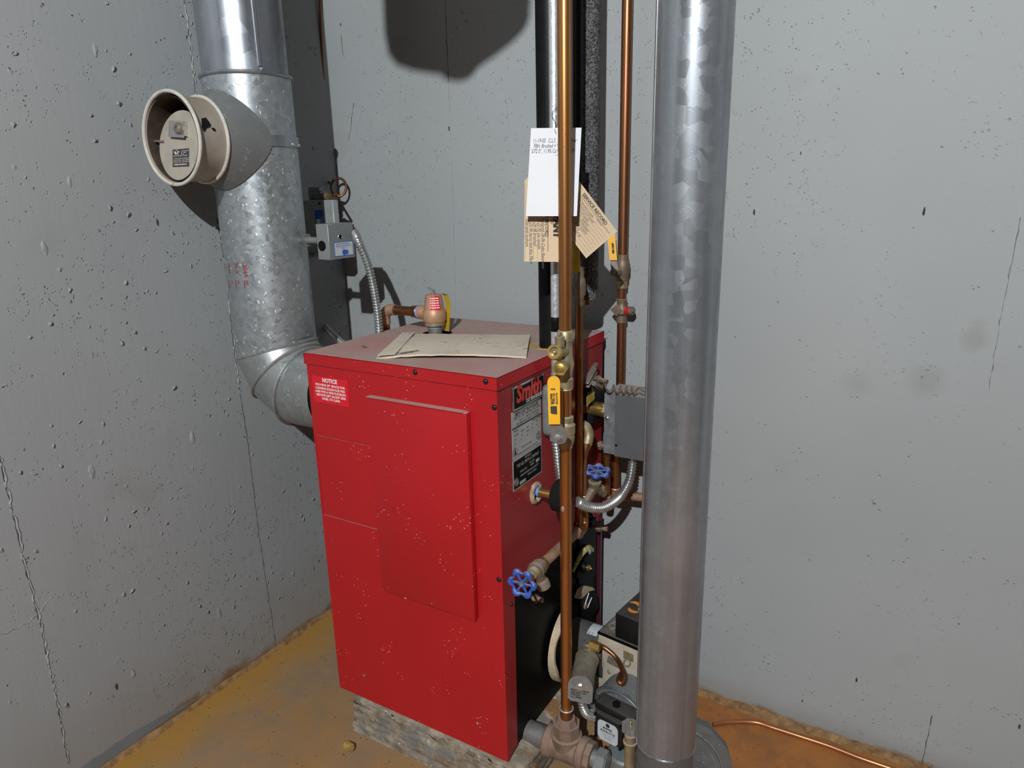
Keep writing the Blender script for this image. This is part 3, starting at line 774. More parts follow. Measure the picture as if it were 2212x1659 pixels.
# lock seam on the right of the upper pipe and lower pipe
sa = V((.62, -.79, 0)).normalized()
obj('lock_seam', MB().box(V((FX, FY, 1.70)) + V((.93, -.36, 0)).normalized() * (FR - .002), (.006, .003, .46), Matrix.Rotation(math.atan2(-.36, .93) + PI/2, 3, 'Z')), M['flue_up'], fpz)
def oncyl(px, py, r=FR):
    d = ray(px, py); a = d.x**2 + d.y**2; ex, ey = CAM.x - FX, CAM.y - FY; b = 2*(ex*d.x + ey*d.y); c = ex*ex + ey*ey - r*r
    t = (-b - math.sqrt(max(0, b*b - 4*a*c))) / (2*a); return CAM + d*t
for q in ((565, 149), (636, 740), (512, 737)):
    pp = oncyl(*q); nn = V((pp.x - FX, pp.y - FY, 0)).normalized(); screw(pp, nn, .0042, M['steel_dull'], fpz)
# elbow: mitred gores from vertical to horizontal (+X)
RB = .112; ZC = .897
cen = V((FX + RB, FY, ZC))
def gore_ring(ang):
    return V((math.sin(ang), 0, -math.cos(ang))), V((-math.cos(ang), 0, -math.sin(ang)))
def elbow_part(am, a0, a1, r0):
    """cylinder whose axis is tangent to the bend at angle am, cut by the mitre planes at a0 and a1"""
    mb = MB(); seg = 56; rings = []; tm_, radm = gore_ring(am)
    for a in (a0, a1):
        rg = []; nrm, _ = gore_ring(a)
        for k in range(seg):
            th = 2*PI*k/seg; base = cen + radm * (RB + r0 * math.cos(th)) + V((0, 1, 0)) * (r0 * math.sin(th))
            rg.append(base + tm_ * ((cen - base).dot(nrm) / tm_.dot(nrm)))
        rings.append(rg)
    vs = [[mb.b.verts.new(q) for q in rg] for rg in rings]
    for A, B in zip(vs, vs[1:]):
        for k in range(seg): l = (k + 1) % seg; mb.b.faces.new((A[k], A[l], B[l], B[k]))
    return mb, rings
D15, D45, D75, D90 = [math.radians(q) for q in (15, 45, 75, 90)]
for am, a0, a1, rr_ in ((0, -.10, D15, FR), (math.radians(30), D15, D45, FR + .0015), (math.radians(60), D45, D75, FR + .001), (D90, D75, D90, FR)):
    mb, rings = elbow_part(am, a0, a1, rr_); obj('elbow_gore', mb, M['elbow'] if am > 0 else M['flue'], fpz)
    if a1 < D90:
        rib = MB(); pts = rings[1] + rings[1][:1]; rib.tube([q + (q - (cen + gore_ring(a1)[1] * RB)).normalized() * .0012 for q in pts], .0036, 6, False); obj('joint_rib', rib, M['elbow'], fpz)
outc = cen + V((0, 0, -RB))
obj('elbow_collar', MB().lathe(outc, (1, 0, 0), [(0, FR), (.02, FR - .001), (.070, FR - .003)], 48, False), M['elbow'], fpz)
obj('boiler_collar', MB().lathe(outc + V((.060, 0, 0)), (1, 0, 0), [(0, FR - .009), (.060, FR - .009)], 48, False), M['black_matt'], fpz, 'black outlet collar behind the red jacket')
# stamped red numbers on the pipe
def cyltext(s, px, py, size):
    pp = oncyl(px, py); cu = bpy.data.curves.new('t', 'FONT'); cu.body = s; cu.size = size; cu.resolution_u = 2; cu.offset = .0003
    t = bpy.data.objects.new('t', cu); COL.objects.link(t); dg = bpy.context.evaluated_depsgraph_get()
    me = bpy.data.meshes.new_from_object(t.evaluated_get(dg)); bpy.data.objects.remove(t)
    a0 = math.atan2(pp.y - FY, pp.x - FX); rl_ = root_loc(fpz)
    for v in me.vertices:
        x, y = v.co.x, v.co.y   # x runs down, y runs around (+angle)
        a = a0 + y / FR; v.co = V((FX + (FR + .0007) * math.cos(a), FY + (FR + .0007) * math.sin(a), pp.z - x)) - rl_
    me.materials.clear(); me.materials.append(M['stamp']); o = bpy.data.objects.new('stamped_number', me); COL.objects.link(o); o.parent = fpz
M['stamp'] = plain('red_stamp_ink', (.30, .05, .05), .6)
cyltext('324A', 524, 570, .0135); cyltext('30 A', 506, 567, .0125); cyltext('324A', 492, 568, .011)
for q in ((524, 606), (506, 606), (492, 606)):
    cyltext('MADE IN', q[0] + 2, q[1], .0042); cyltext('USA', q[0] + 8, q[1], .0042)

# draft regulator ----------------------------------------------------
DZ = 1.327
RO = V((FX - .004, FY - .195, DZ)); RA = V((0, -1, 0))
dr = thing('draft_regulator', 'beige barometric draft regulator sticking out of the flue pipe at left', 'draft regulator', (FX, FY - .1, DZ))
sdl = MB(); seg = 48; ringA = []; ringB = []; ringM = []
for k in range(seg):
    th = 2*PI*k/seg; dx = math.cos(th); dz = math.sin(th)
    rr_ = .081
    ringA.append(sdl.b.verts.new(V((FX - .004 + rr_*dx, FY - .128, DZ + rr_*dz))))
    xx = .0905*dx; yb = -math.sqrt(max(0, (FR + .003)**2 - xx*xx)) ; ringM.append(sdl.b.verts.new(V((FX + xx * .97, FY + min(yb, -.02) * .5 - .064, DZ + .089*dz))))
    ringB.append(sdl.b.verts.new(V((FX + xx, FY + yb, DZ + .100*dz))))
for A, B in ((ringA, ringM), (ringM, ringB)):
    for k in range(seg): l = (k+1) % seg; sdl.b.faces.new((A[k], A[l], B[l], B[k]))
obj('saddle_tee', sdl, M['boot'], dr, 'dull galvanised saddle collar against the flue')
obj('saddle_flange', MB().torus((FX - .004, FY - .128, DZ), (0, 1, 0), .083, .0035, 48, 8), M['beige_rim'], dr)
obj('barrel', MB().lathe((FX - .004, FY - .126, DZ), (0, -1, 0), [(0, .081), (.055, .081), (.060, .083), (.068, .087), (.068, .084), (.050, .079), (.0, .079)], 56, False), M['beige'], dr)
obj('inner_wall', MB().lathe((FX - .004, FY - .128, DZ), (0, -1, 0), [(0.002, 0), (.002, .0785), (.066, .0785)], 48, False), M['beige_dark'], dr, 'dark brown inside wall')
obj('front_rim', MB().torus(RO, (0, 1, 0), .0870, .0036, 56, 8, (-PI/2 + .03 - .12, 2*PI - PI/2 - .03 - .12)), M['beige_rim'], dr, 'rolled rim with a split at the bottom')
# damper disc slightly tilted, recessed
DC = RO + V((.003, .018, -.013)); dn = V((.02, -1, .16)).normalized(); du = V((1, 0, 0)); dv = du.cross(dn).normalized() * -1
if dv.z < 0: dv = -dv
dd = MB().lathe(DC, dn, [(-.001, .0), (-.001, .067), (.0012, .0675), (.0012, 0)], 48, False)
disc = obj('damper_disc', dd, M['beige'], dr)
def ondisc(a, b, h=.0014): return DC + du * a + dv * b + dn * h
Rd = Matrix((du, -dn, dv)).transposed()
obj('weight_bracket', MB().box(ondisc(-.002, .030, .009), (.048, .001, .031), Rd @ Matrix.Rotation(.10, 3, 'Y')).box(ondisc(-.0255, .031, .005), (.001, .009, .028), Rd).box(ondisc(.0215, .030, .005), (.001, .009, .028), Rd), M['steel'], disc, 'bright bent steel bracket')
obj('weight_knob', MB().lathe(ondisc(.008, .030, .0095), dn, [(0, .0110), (.007, .0100), (.008, .009), (.008, .0035), (.005, .0035), (.005, 0)], 20), M['grime'], disc)
obj('pivot_pin', MB().cyl(ondisc(-.078, .012, .006), ondisc(-.052, .010, .004), .0022, 8), M['grime'], dr)
pl = obj('damper_label', MB().box(ondisc(.000, -.0235, .0017), (.051, .0008, .034), Rd), plain('brown_black_label', (.045, .038, .034), .5), disc, 'dark label with white print')
def dt(s, sz, a, b, al='LEFT', bold=0.0, xs=1.0): return text('lettering', s, sz, ondisc(a, b, .0024), du, dv, M['white'], disc, al, 0, bold, xs)
dt('THE', .0030, -.012, -.0095, 'CENTER'); dt('"R-C"', .0078, -.012, -.0165, 'CENTER', .0003, .9); dt('BAROMETRIC DRAFT CONTROL', .0030, -.022, -.0205)
for i, s in enumerate(('COMMERCIAL BUILDINGS   INDUSTRIAL FUEL', 'INSTALL PER MANUAL   READ ALL WARNINGS', 'FIELD ADJUST WEIGHT   DRAFT CONTROL TYPE')): dt(s, .0026, -.022, -.0255 - i*.0035, 'LEFT', 0, .95)
dt('THE FIELD CONTROLS CO.', .0036, 0, -.0375, 'CENTER', .0001, .95); obj('approval_mark', MB().torus(ondisc(.007, -.0135, .0022), dn, .0038, .0003, 16, 4), M['white'], pl)
dt('UNDERWRITERS', .0022, .012, -.0115); dt('LISTED', .0022, .012, -.0145)
# cut opening marks on the barrel
def onbar(px, py):
    d = ray(px, py); bx, bz = FX - .004, DZ; r = .0816; a = d.x**2 + d.z**2; ex, ez = CAM.x - bx, CAM.z - bz; b = 2*(ex*d.x + ez*d.z); c = ex*ex + ez*ez - r*r
    t = (-b - math.sqrt(max(0, b*b - 4*a*c))) / (2*a); return CAM + d*t
def onbar2(px, py):
    q = onbar(px, py); n_ = V((q.x - FX + .004, 0, q.z - DZ)).normalized(); return q, n_
for poly in (((435, 256), (444, 254), (450, 262), (455, 270), (452, 275), (446, 276), (441, 285), (436, 275)), ((456, 276), (463, 277), (466, 284), (460, 282))):
    mb = MB(); ps = []
    for q in poly: a, n_ = onbar2(*q); ps.append(a)
    mb.prism(ps, n_ * .0012); obj('slot_opening', mb, M['black_matt'], dr, 'irregular dark slot cut in the barrel')
obj('mounting_strap', MB().tube([], 1) if False else None or MB().lathe((FX, FY, DZ - .012), (0, 0, 1), [(0, FR + .001), (.0, FR + .0035), (.022, FR + .0035), (.022, FR + .001)], 64, False), M['flue_up'], dr, 'thin strap around the flue')
for q in ((567, 310), (633, 312), (645, 314)):
    pp = oncyl(*q, FR + .0035); nn = V((pp.x - FX, pp.y - FY, 0)).normalized(); screw(pp, nn, .0045, M['steel'], dr)

# ================================================================== SPILL SWITCH BOX + CONDUITS
def flexpipe(pts, r, par, m=None, pitch=.0068, name='flexible_conduit', amp=.20):
    P = resample(cat(pts, 24), pitch / 4)
    mb = MB().tube(P, r, 14, True, lambda i: r * (1 - amp + 2 * amp * (.5 + .5 * math.sin(i * PI / 2 + .4)) ** .7))
    return obj(name, mb, m or M['flex'], par, smooth=60)
sb = thing('spill_switch', 'small galvanised switch box on a threaded tube screwed into flue pipe', 'switch box', (-.51, .14, 1.12))
bx0, bx1, by0, by1, bz0, bz1 = -.530, -.497, .105, .180, 1.085, 1.165
q0 = W(707, 484, 1.535); q1 = W(707, 562, 1.560)
bz1 = q0.z; bz0 = q1.z; bx1 = q0.x; by0 = q0.y; bx0 = bx1 - .037; by1 = by0 + .080
sbo = obj('switch_housing', MB().lo_hi((bx0, by0, bz0), (bx1, by1, bz1), .0012), M['box_galv'], sb)
def dischole(c, n, r, m=M['black'], name='hole', par=sb, seg=20): return obj(name, MB().lathe(V(c) + V(n) * .0002, n, [(0, r), (.0004, r * .98), (.0005, 0)], seg), m, par)
dischole((bx0 + .015, by0, bz0 + .031), (0, -1, 0), .0115, M['black'], 'round_opening')
obj('bushing', MB().lathe((bx0 + .013, by0 + .003, bz0 + .026), (0, -1, 0), [(0, .007), (.004, .0065), (.005, 0)], 16), M['iron'], sb)
obj('opening_rim', MB().torus((bx1, by0 + .036, bz0 + .049), (1, 0, 0), .0055, .0011, 18, 6), M['steel'], sb)
dischole((bx1, by0 + .036, bz0 + .049), (1, 0, 0), .0055, M['black'], 'small_opening')
sl = obj('switch_label', MB().lo_hi((bx1, by0 + .014, bz0 + .006), (bx1 + .0006, by1 - .006, bz0 + .038)), M['blue_ink'], sb, 'pale label with blue emblem')
obj('label_paper', MB().lo_hi((bx1 + .0005, by0 + .0155, bz0 + .0075), (bx1 + .0009, by1 - .0075, bz0 + .0365)), M['paper_label'], sl)
obj('oval_mark', MB().lathe((bx1 + .001, by0 + .044, bz0 + .014), (1, 0, 0), [(0, .0065), (.0003, 0)], 20).lathe((bx1 + .001, by0 + .052, bz0 + .014), (1, 0, 0), [(0, .0055), (.0003, 0)], 20), M['blue_ink'], sl)
for i, s in enumerate(('CAUTION THIS SWITCH', 'REPLACE WITH SAME TYPE', 'WMO-1')): text('lettering', s, .0044, (bx1 + .0012, by0 + .019 + (i == 2) * .016, bz0 + .0315 - i * .0047), YD, ZD, M['blue_ink'], sl, 'LEFT', 0, 0, .9)
tz = (bz0 + bz1) / 2 + .003; ty = by0 + .006
obj('threaded_tube', MB().cyl((FX + FR - .012, ty, tz), (bx0, ty, tz), .0078, 18), M['steel_dull'], sb)
nx = FX + math.sqrt(FR**2 - (ty - FY)**2)
obj('hex_nut', MB().hexn((nx - .001, ty, tz), (nx + .007, ty, tz), .0155), M['steel_dull'], sb)
cd = thing('upper_conduit', 'ribbed steel flexible conduit curving down from the small switch box', 'conduit', (-.47, .22, 1.0))
pts = [V((bx1 - .012, by1 - .002, bz1 - .022)), V((bx1 - .010, by1 + .012, bz1 - .022))]
for (x, y, d) in ((775, 524, 1.575), (796, 575, 1.58), (810, 640, 1.60), (818, 700, 1.62), (820, 760, 1.64)): pts.append(W(x, y, d))
pts += [pts[-1] + V((0, 0, -.08))]
flexpipe(pts, .0083, cd)
obj('connector', MB().cyl(pts[0] - V((0, .004, 0)), pts[1] + V((0, .002, 0)), .0098, 16), M['iron'], cd)

# grey control behind the flue
cb = thing('draft_proving_switch', 'grey control box with blue label half hidden behind the flue', 'control box', W(690, 500, 1.66))
c0 = OY(718, 432, .345); gx1 = c0.x; gz1 = c0.z; gy0 = c0.y; 
obj('control_housing', MB().lo_hi((gx1 - .105, gy0, gz1 - .130), (gx1, gy0 + .020, gz1), .002), plain('grey_zinc_paint', (.30, .32, .32), .5, .2, .1, 40), cb)
lbx = obj('control_label', MB().lo_hi((gx1 - .066, gy0 - .0008, gz1 - .092), (gx1 - .033, gy0 + .0002, gz1 - .022)), M['white'], cb, 'blue label with white emblem')
obj('label_field', MB().lo_hi((gx1 - .065, gy0 - .0012, gz1 - .090), (gx1 - .034, gy0 - .0006, gz1 - .023)), M['blue_label'], lbx)
obj('leaf_mark', MB().lathe((gx1 - .054, gy0 - .0014, gz1 - .052), (0, -1, 0), [(0, .0065), (.0003, 0)], 18).lathe((gx1 - .053, gy0 - .0014, gz1 - .064), (0, -1, 0), [(0, .008), (.0003, 0)], 18).lathe((gx1 - .055, gy0 - .0014, gz1 - .074), (0, -1, 0), [(0, .0065), (.0003, 0)], 18), M['white'], lbx)
text('lettering', 'FIELD', .007, (gx1 - .0425, gy0 - .0015, gz1 - .060), (0, 0, 1), (-1, 0, 0), M['white'], lbx)
text('lettering', 'CONTROLS', .0045, (gx1 - .0365, gy0 - .0015, gz1 - .062), (0, 0, 1), (-1, 0, 0), M['white'], lbx)
screw((gx1 - .045, gy0, gz1 - .008), (0, -1, 0), .0035, M['screw'], cb)
obj('switch_arm', MB().lo_hi((gx1 - .085, gy0 + .002, gz1 + .014), (gx1 - .040, gy0 + .02, gz1 + .022), .001).lo_hi((gx1 - .085, gy0 + .003, gz1 + .022), (gx1 - .045, gy0 + .018, gz1 + .032), .001), M['steel_dull'], cb)
bt = V((gx1 - .055, gy0 + .011, gz1 + .0095))
obj('brass_barrel', MB().cyl(bt + V((-.03, 0, 0)), bt + V((.028, 0, 0)), .0085, 16), M['grime'], cb)
obj('brass_tip', MB().cyl(bt + V((.028, 0, 0)), bt + V((.040, 0, 0)), .0055, 12, .004), M['brass'], cb)
# copper sensing line with two coils
ct = thing('capillary_tube', 'thin copper line running down the corner with a loop above the control', 'tube', bw(700, 200))
top = OY(688, -60, YB - .016); P = [top, OY(695, 100, YB - .016), OY(701, 220, YB - .016), OY(706, 330, YB - .016), OY(711, 388, YB - .02)]
cl = bt + V((.040, 0, 0)); lc = OY(732, 405, .470); 
uL = RR; vL = UU; loop = []
for k in range(26):
    a = -2.6 - k * 2*PI/20; loop.append(lc + uL * (.0205 * math.cos(a) * -1) + vL * (.0245 * math.sin(a)) - FF * (k * .0006))
obj('line', MB().tube(cat(P, 6) + [], .0036, 8), M['copper_brown'], ct)
obj('coil', MB().tube([cl, cl + V((.012, 0, .001))] + [lc + uL * (-.012) + vL * (-.017), lc + uL * .006 + vL * (-.0245)] + [lc + uL * (.0205 * math.sin(a)) + vL * (-.0245 * math.cos(a)) - FF * .002 for a in [i * 2*PI/24 + .3 for i in range(41)]] + [P[-1] - V((0, .004, .004)), P[-1]], .0033, 10), M['copper_brown'], ct, 'single round copper loop')
lcd = thing('lower_conduit', 'ribbed steel flexible conduit in shadow between flue and boiler lid', 'conduit', W(705, 640, 1.6))
flexpipe([V((gx1 - .075, gy0 + .010, gz1 - .128)), OY(672, 560, .455), OY(676, 620, .46), OY(690, 680, .45), OY(708, 712, .41), OY(728, 732, .37), OY(752, 752, .33), OY(780, 780, .30)], .0080, lcd)

# ================================================================== VERTICAL PIPES
# black iron riser
ir = thing('iron_riser', 'thick black iron pipe rising out of the boiler lid behind the copper pipe', 'pipe', (HP.x, HP.y, ZT))
obj('riser_pipe', MB().cyl((HP.x, HP.y, ZT - .05), (HP.x, HP.y, 2.75), .0265, 32), M['iron'], ir)
obj('escutcheon', MB().lathe((HP.x - .014, HP.y, ZT - .0005), (0, 0, 1), [(0, .040), (.0012, .038), (.0010, .029), (.0, .026)], 32), M['yellow_label'], ir, 'dirty brass ring at the lid opening')
# grey steel conduit
emt = OX(1201, 800, .030); EX, EY = emt.x, emt.y
ec = thing('steel_conduit', 'slim bright galvanised conduit just left of the big copper pipe', 'conduit', (EX, EY, .80))
obj('conduit_tube', MB().cyl((EX, EY, .835), (EX, EY, 2.75), .0089, 20), M['emt'], ec)
zt = OX(1201, 700, .030).z
obj('tape_band', MB().lathe((EX, EY, zt - .013), (0, 0, 1), [(0, .0095), (.001, .0100), (.012, .0100), (.0125, .0096), (.0135, .0100), (.026, .0100), (.027, .0095)], 20), M['black'], ec, 'black tape band')
# handy box on the boiler face
hb = thing('utility_box', 'rounded galvanised utility box on boiler front behind yellow valve handle', 'junction box', (.02, EY, .80))
bt0 = OX(1200, 832, .030).z; bt1 = OX(1200, 944, .030).z
hy0 = EY - .013; hy1 = EY + .03
obj('box_body', MB().lo_hi((.002, hy0, bt1), (.040, hy1, bt0), .011, 4), M['steel_dull'], hb)
for z in (bt0 - .03, bt0 - .062, bt1 + .012): obj('box_screw', MB().lathe((.034, hy0 + .0005, z), (0, -1, 0), [(0, .004), (.002, .003), (.0022, 0)], 12), M['steel'], hb)
obj('conduit_connector', MB().cyl((EX, EY, bt0 - .002), (EX, EY, bt0 + .022), .0105, 16).hexn((EX, EY, bt0), (EX, EY, bt0 + .006), .0135), M['steel_dull'], hb)
# main copper pipe
MX, MY, MR = .085, .095, .0111
def my(y, x=1222):
    # height on the copper main at image row y
    best = None
    for k in range(0, 1700):
        z = k * .001; P_ = V((MX, MY - MR, z)); q = P_ - CAM; zz = q.dot(FF); yy = CY - F_ * q.dot(UU) / zz
        if best is None or abs(yy - y) < best[0]: best = (abs(yy - y), z)
    return best[1]
cm = thing('copper_main', 'thickest copper pipe in front with brass fittings and yellow valve handle', 'pipe', (MX, MY, .15))
za = my(716); zb_ = my(872 - 30)
P0 = V((MX, MY, 0))
def at(z): return V((MX, MY, z))
obj('upper_pipe', MB().cyl(at(my(725)), at(2.75), MR, 28), M['copper'], cm)
obj('purge_valve', MB().lathe(at(my(842)), (0, 0, 1), [(0, .0130), (.001, .0142), (.018, .0142), (.020, .0125), (.030, .0135), (.045, .0160), (.060, .0135), (my(740) - my(842), .0128), (my(740) - my(842) + .001, .0143), (my(718) - my(842), .0143), (my(716) - my(842), .0128)], 24), M['brass_old'], cm, 'dull brass purge and balancing valve body')
pv = [o for o in bpy.data.objects if o.name.startswith('purge_valve')][-1]
zc = my(757); dirn = V((-.62, -.62, -.12)).normalized()
e0 = at(zc) + V((.0, 0, 0)); e1 = W(1196, 760, 1.185)
dh = (e1 - at(zc - .012)).normalized()
obj('hose_outlet', MB().cyl(at(zc - .002), e1 - dh * .008, .0115, 16, .010), M['brass_old'], pv)
obj('outlet_ring', MB().lathe(e1 - dh * .012, dh, [(0, .010), (.002, .0135), (.009, .0138), (.011, .0125), (.011, .0085), (.002, .0080), (.002, 0)], 24), M['brass'], pv, 'bright brass hose outlet ring')
obj('outlet_stem', MB().ball(e1 - dh * .004, .0035), M['steel'], pv)
s1 = W(1209, 796, 1.185); ds = (s1 - at(my(790))).normalized()
obj('stem_nut', MB().hexn(s1 - ds * .010, s1 - ds * .001, .0135).lathe(s1 - ds * .002, ds, [(0, .0085), (.003, .008), (.0035, .005), (.006, .0045), (.0065, 0)], 14), M['brass'], pv, 'bright brass hexagonal stem nut')
obj('stem_body', MB().cyl(at(my(788)), s1 - ds * .008, .0115, 16), M['brass_old'], pv)
s2 = W(1209, 733, 1.19)
obj('cap_screw', MB().cyl(s2 + V((0, 0, -.012)), s2 + V((0, 0, .005)), .0085, 16).box(s2 + V((0, 0, .008)), (.004, .012, .008), None, .0008), M['brass_old'], pv)
z1, z2 = my(842), my(905)
obj('middle_pipe', MB().cyl(at(z2 - .01), at(z1 + .01), MR, 28), M['copper'], cm)
obj('solder_ring', MB().torus(at(z1 - .001), (0, 0, 1), .0116, .0016, 24, 6), M['solder'], cm)
# ball valve
z3 = my(970)
bvb = obj('ball_valve', MB().lathe(at(z3), (0, 0, 1), [(0, .0128), (.004, .0130), (.010, .0155), (.012, .0160), (.020, .0172), (.026, .0160), (.028, .0178), (.044, .0178), (.046, .0150), (.050, .0135), (z2 - z3 - .008, .0135), (z2 - z3 - .006, .0150), (z2 - z3 + .002, .0146), (z2 - z3 + .004, .0115)], 24), M['brass_old'], cm, 'brass ball valve with long yellow handle')
hc = W(1206, 943, 1.205)
obj('handle_boss', MB().lathe(hc + FF * .03, -FF, [(0, .010), (.018, .010), (.022, .0125), (.028, .0120)], 18), M['brass_old'], bvb)
ha = W(1197, 815, 1.165); hbm = W(1194, 916, 1.185)
hup = (W(1193, 850, 1.18) - W(1196, 905, 1.19)).normalized(); hn = -(ray(1196, 860).normalized()); hs = hup.cross(hn).normalized(); hn = hs.cross(hup).normalized()
RH = Matrix((hs, hn, hup)).transposed()
top_ = W(1196, 812, 1.17); bot_ = W(1197, 916, 1.18); hup = (top_ - bot_).normalized(); hs = hup.cross(hn).normalized() * 1; hn = hs.cross(hup).normalized()
hl = (top_ - bot_).length
poly = []
for k in range(13): a = PI * k / 12; poly.append(top_ - hup * .0105 + hs * (.0105 * math.cos(a)) + hup * (.0105 * math.sin(a)))
poly += [bot_ - hs * .0092, bot_ + hs * .0100]
hnd = obj('handle_grip', MB().prism([q - hn * .003 for q in poly], hn * .006), M['yellow'], bvb, 'bright yellow vinyl lever grip')
obj('handle_arm', MB().prism([bot_ - hs * .008 + hup * .004, bot_ + hs * .008 + hup * .004, hc + hs * .018 - hn * .002 + hup * .004, hc + hs * .012 - hup * .010, hc - hup * .014, hc - hs * .012 - hup * .006, hc - hs * .012 + hup * .006], hn * .0022), M['steel_dull'], bvb)
obj('handle_nut', MB().hexn(hc, hc + hn * .007, .0085).lathe(hc + hn * .0065, hn, [(0, .005), (.004, .0048), (.0045, 0)], 14), M['steel'], bvb)
text('lettering', 'WATTS', .0100, bot_ + hup * .034 + hs * .0015 + hn * .0034, hup, -hs, M['blackprint'], hnd, 'LEFT', 0, .0006, .54)
text('lettering', 'REGULATOR', .0042, bot_ + hup * .034 + hs * .0062 + hn * .0034, hup, -hs, M['blackprint'], hnd, 'LEFT', 0, .0002, .80)
text('lettering', '600 WOG', .0045, bot_ + hup * .048 + hs * .0000 + hn * .0034 + hs * .0115 - hs * .0, hup, -hs, M['blackprint'], hnd, 'LEFT', 0, 0, .6) if False else None
text('lettering', 'PIPE', .0040, top_ - hup * .0235 - hs * .005 + hn * .0034, hs, hup, M['blackprint'], hnd, 'LEFT', 0, .0002, 1)
wm = MB()
for k in range(3):
    o_ = bot_ + hup * (.019 + 0) + hs * (-.0060 + k * .0036) + hn * .0031
    wm.prism([o_ + hup * .012, o_ + hup * .012 + hs * .0035, o_ + hs * .0035 - hup * .002 + hs * .0006 * (1), o_ + hs * .0006 - hup * .001 * k], hn * .0004)
obj('maker_mark', wm, M['blackprint'], hnd)
obj('lower_pipe', MB().cyl(at(my(1570)), at(z3 + .005), MR, 28), M['copper'], cm)
obj('solder_ring', MB().torus(at(z3 + .001), (0, 0, 1), .0116, .0013, 24, 6), M['solder'], cm)
obj('solder_drop', MB().ball(W(1216, 1100, (V((MX, MY - MR, my(1100))) - CAM).dot(FF) - .001), .0042, (1, .7, 1.6), 2), M['copper_dusty'], cm)

# ------- bottom tee
tz_ = my(1612) - .004
tee = thing('bottom_tee', 'dusty cast iron tee under the big copper pipe near the floor', 'pipe tee', (MX, MY, .03))
zr = my(1537)
obj('pipe_ring', MB().torus(at(zr), (0, 0, 1), .0135, .0018, 24, 6), M['solder'], tee)
obj('adapter', MB().cyl(at(my(1565)), at(zr), .0128, 20).octn(at(my(1570)), at(my(1560)), .0155), M['copper_old'], tee)
obj('union_nut', MB().octn(at(my(1592)), at(my(1568)), .0285).cyl(at(my(1568)), at(my(1556)), .024, 8, .0185), M['cast'], tee)
obj('tee_neck', MB().lathe(at(tz_), (0, 0, 1), [(0, .030), (my(1600) - tz_, .031), (my(1592) - tz_, .0325), (my(1590) - tz_, .029)], 28), M['cast'], tee)
obj('tee_body', MB().lathe(V((MX - .046, MY, tz_ - .006)), (1, 0, 0), [(0, .030), (.003, .0335), (.016, .0335), (.020, .030), (.075, .030), (.079, .0335), (.092, .0335), (.094, .030)], 28), M['cast'], tee)
obj('boiler_nipple', MB().cyl((-.006, MY - .003, tz_ - .004), (MX - .040, MY, tz_ - .006), .0240, 26), M['cast_grey'], tee)
obj('bushing', MB().octn((MX + .046, MY, tz_ - .006), (MX + .060, MY, tz_ - .006), .0300), M['cast'], tee)
ep = V((MX + .060, MY, tz_ - .006))
obj('plug', MB().cyl(ep, ep + V((.010, 0, 0)), .018, 20).hexn(ep + V((.010, 0, 0)), ep + V((.030, 0, 0)), .0245).lathe(ep + V((.030, 0, 0)), (1, 0, 0), [(0, .018), (.002, .016), (.002, 0)], 20), M['steel_dull'], tee, 'shiny hexagonal steel plug')
# small bolt behind
bl2 = thing('casting_bolt', 'short rusty bolt on black casting above the pipe tee', 'bolt', OX(1175, 1570, 0))
q = OX(1170, 1560, 0)
obj('bolt_shank', MB().cyl(q, q + V((.045, 0, 0)), .0065, 14), M['cast'], bl2); obj('bolt_nut', MB().hexn(q + V((.012, 0, 0)), q + V((.022, 0, 0)), .0125), M['cast'], bl2)

# ------- copper pipe with upper hidden ball valve (right of main)
q = W(1251, 700, 1.385); TX, TY = q.x, q.y
tp2 = thing('middle_copper_pipe', 'tarnished copper pipe between the big copper pipe and the black foam', 'pipe', (TX, TY, .5))
def zof(x_, y_, row):
    best = None
    for k in range(0, 1900):
        z = k * .001; q = V((x_, y_, z)) - CAM; yy = CY - F_ * q.dot(UU) / q.dot(FF)
        if best is None or abs(yy - row) < best[0]: best = (abs(yy - row), z)
    return best[1]
zt1 = zof(TX, TY, 655); zt0 = zof(TX, TY, 1140)
obj('pipe_length', MB().cyl((TX, TY, zt0), (TX, TY, zt1), .0081, 20), M['copper_old'], tp2)
obj('upper_length', MB().cyl((TX - .004, TY, zof(TX, TY, 560)), (TX - .004, TY, 2.75), .0085, 16), M['iron'], tp2)
obj('valve_body', MB().lathe((TX, TY, zt1 - .004), (0, 0, 1), [(0, .0085), (.003, .0098), (.016, .0095), (.022, .0125), (.036, .0140), (.050, .012), (.056, .0095), (.075, .0095)], 20), M['bronze_dusty'], tp2)
vb = [o for o in bpy.data.objects if o.name.startswith('valve_body')][-1]
hb0 = W(1246, 592, 1.345); 
obj('handle_grip', MB().box(W(1244, 545, 1.34), (.016, .005, .078), M3 @ Matrix.Rotation(0, 3, 'Z') @ Matrix(((1,0,0),(0,0,1),(0,-1,0))).transposed().to_3x3(), .002), M['yellow_dirty'], vb, 'dirty yellow lever handle')
obj('handle_pivot', MB().lathe(W(1246, 615, 1.36), -FF, [(-.004, .0085), (.004, .0085), (.008, .006), (.008, 0)], 16), M['grime'], vb)
obj('joint_ring', MB().torus((TX, TY, zof(TX, TY, 1128)), (0, 0, 1), .0085, .0012, 20, 6), M['copper_old'], tp2)

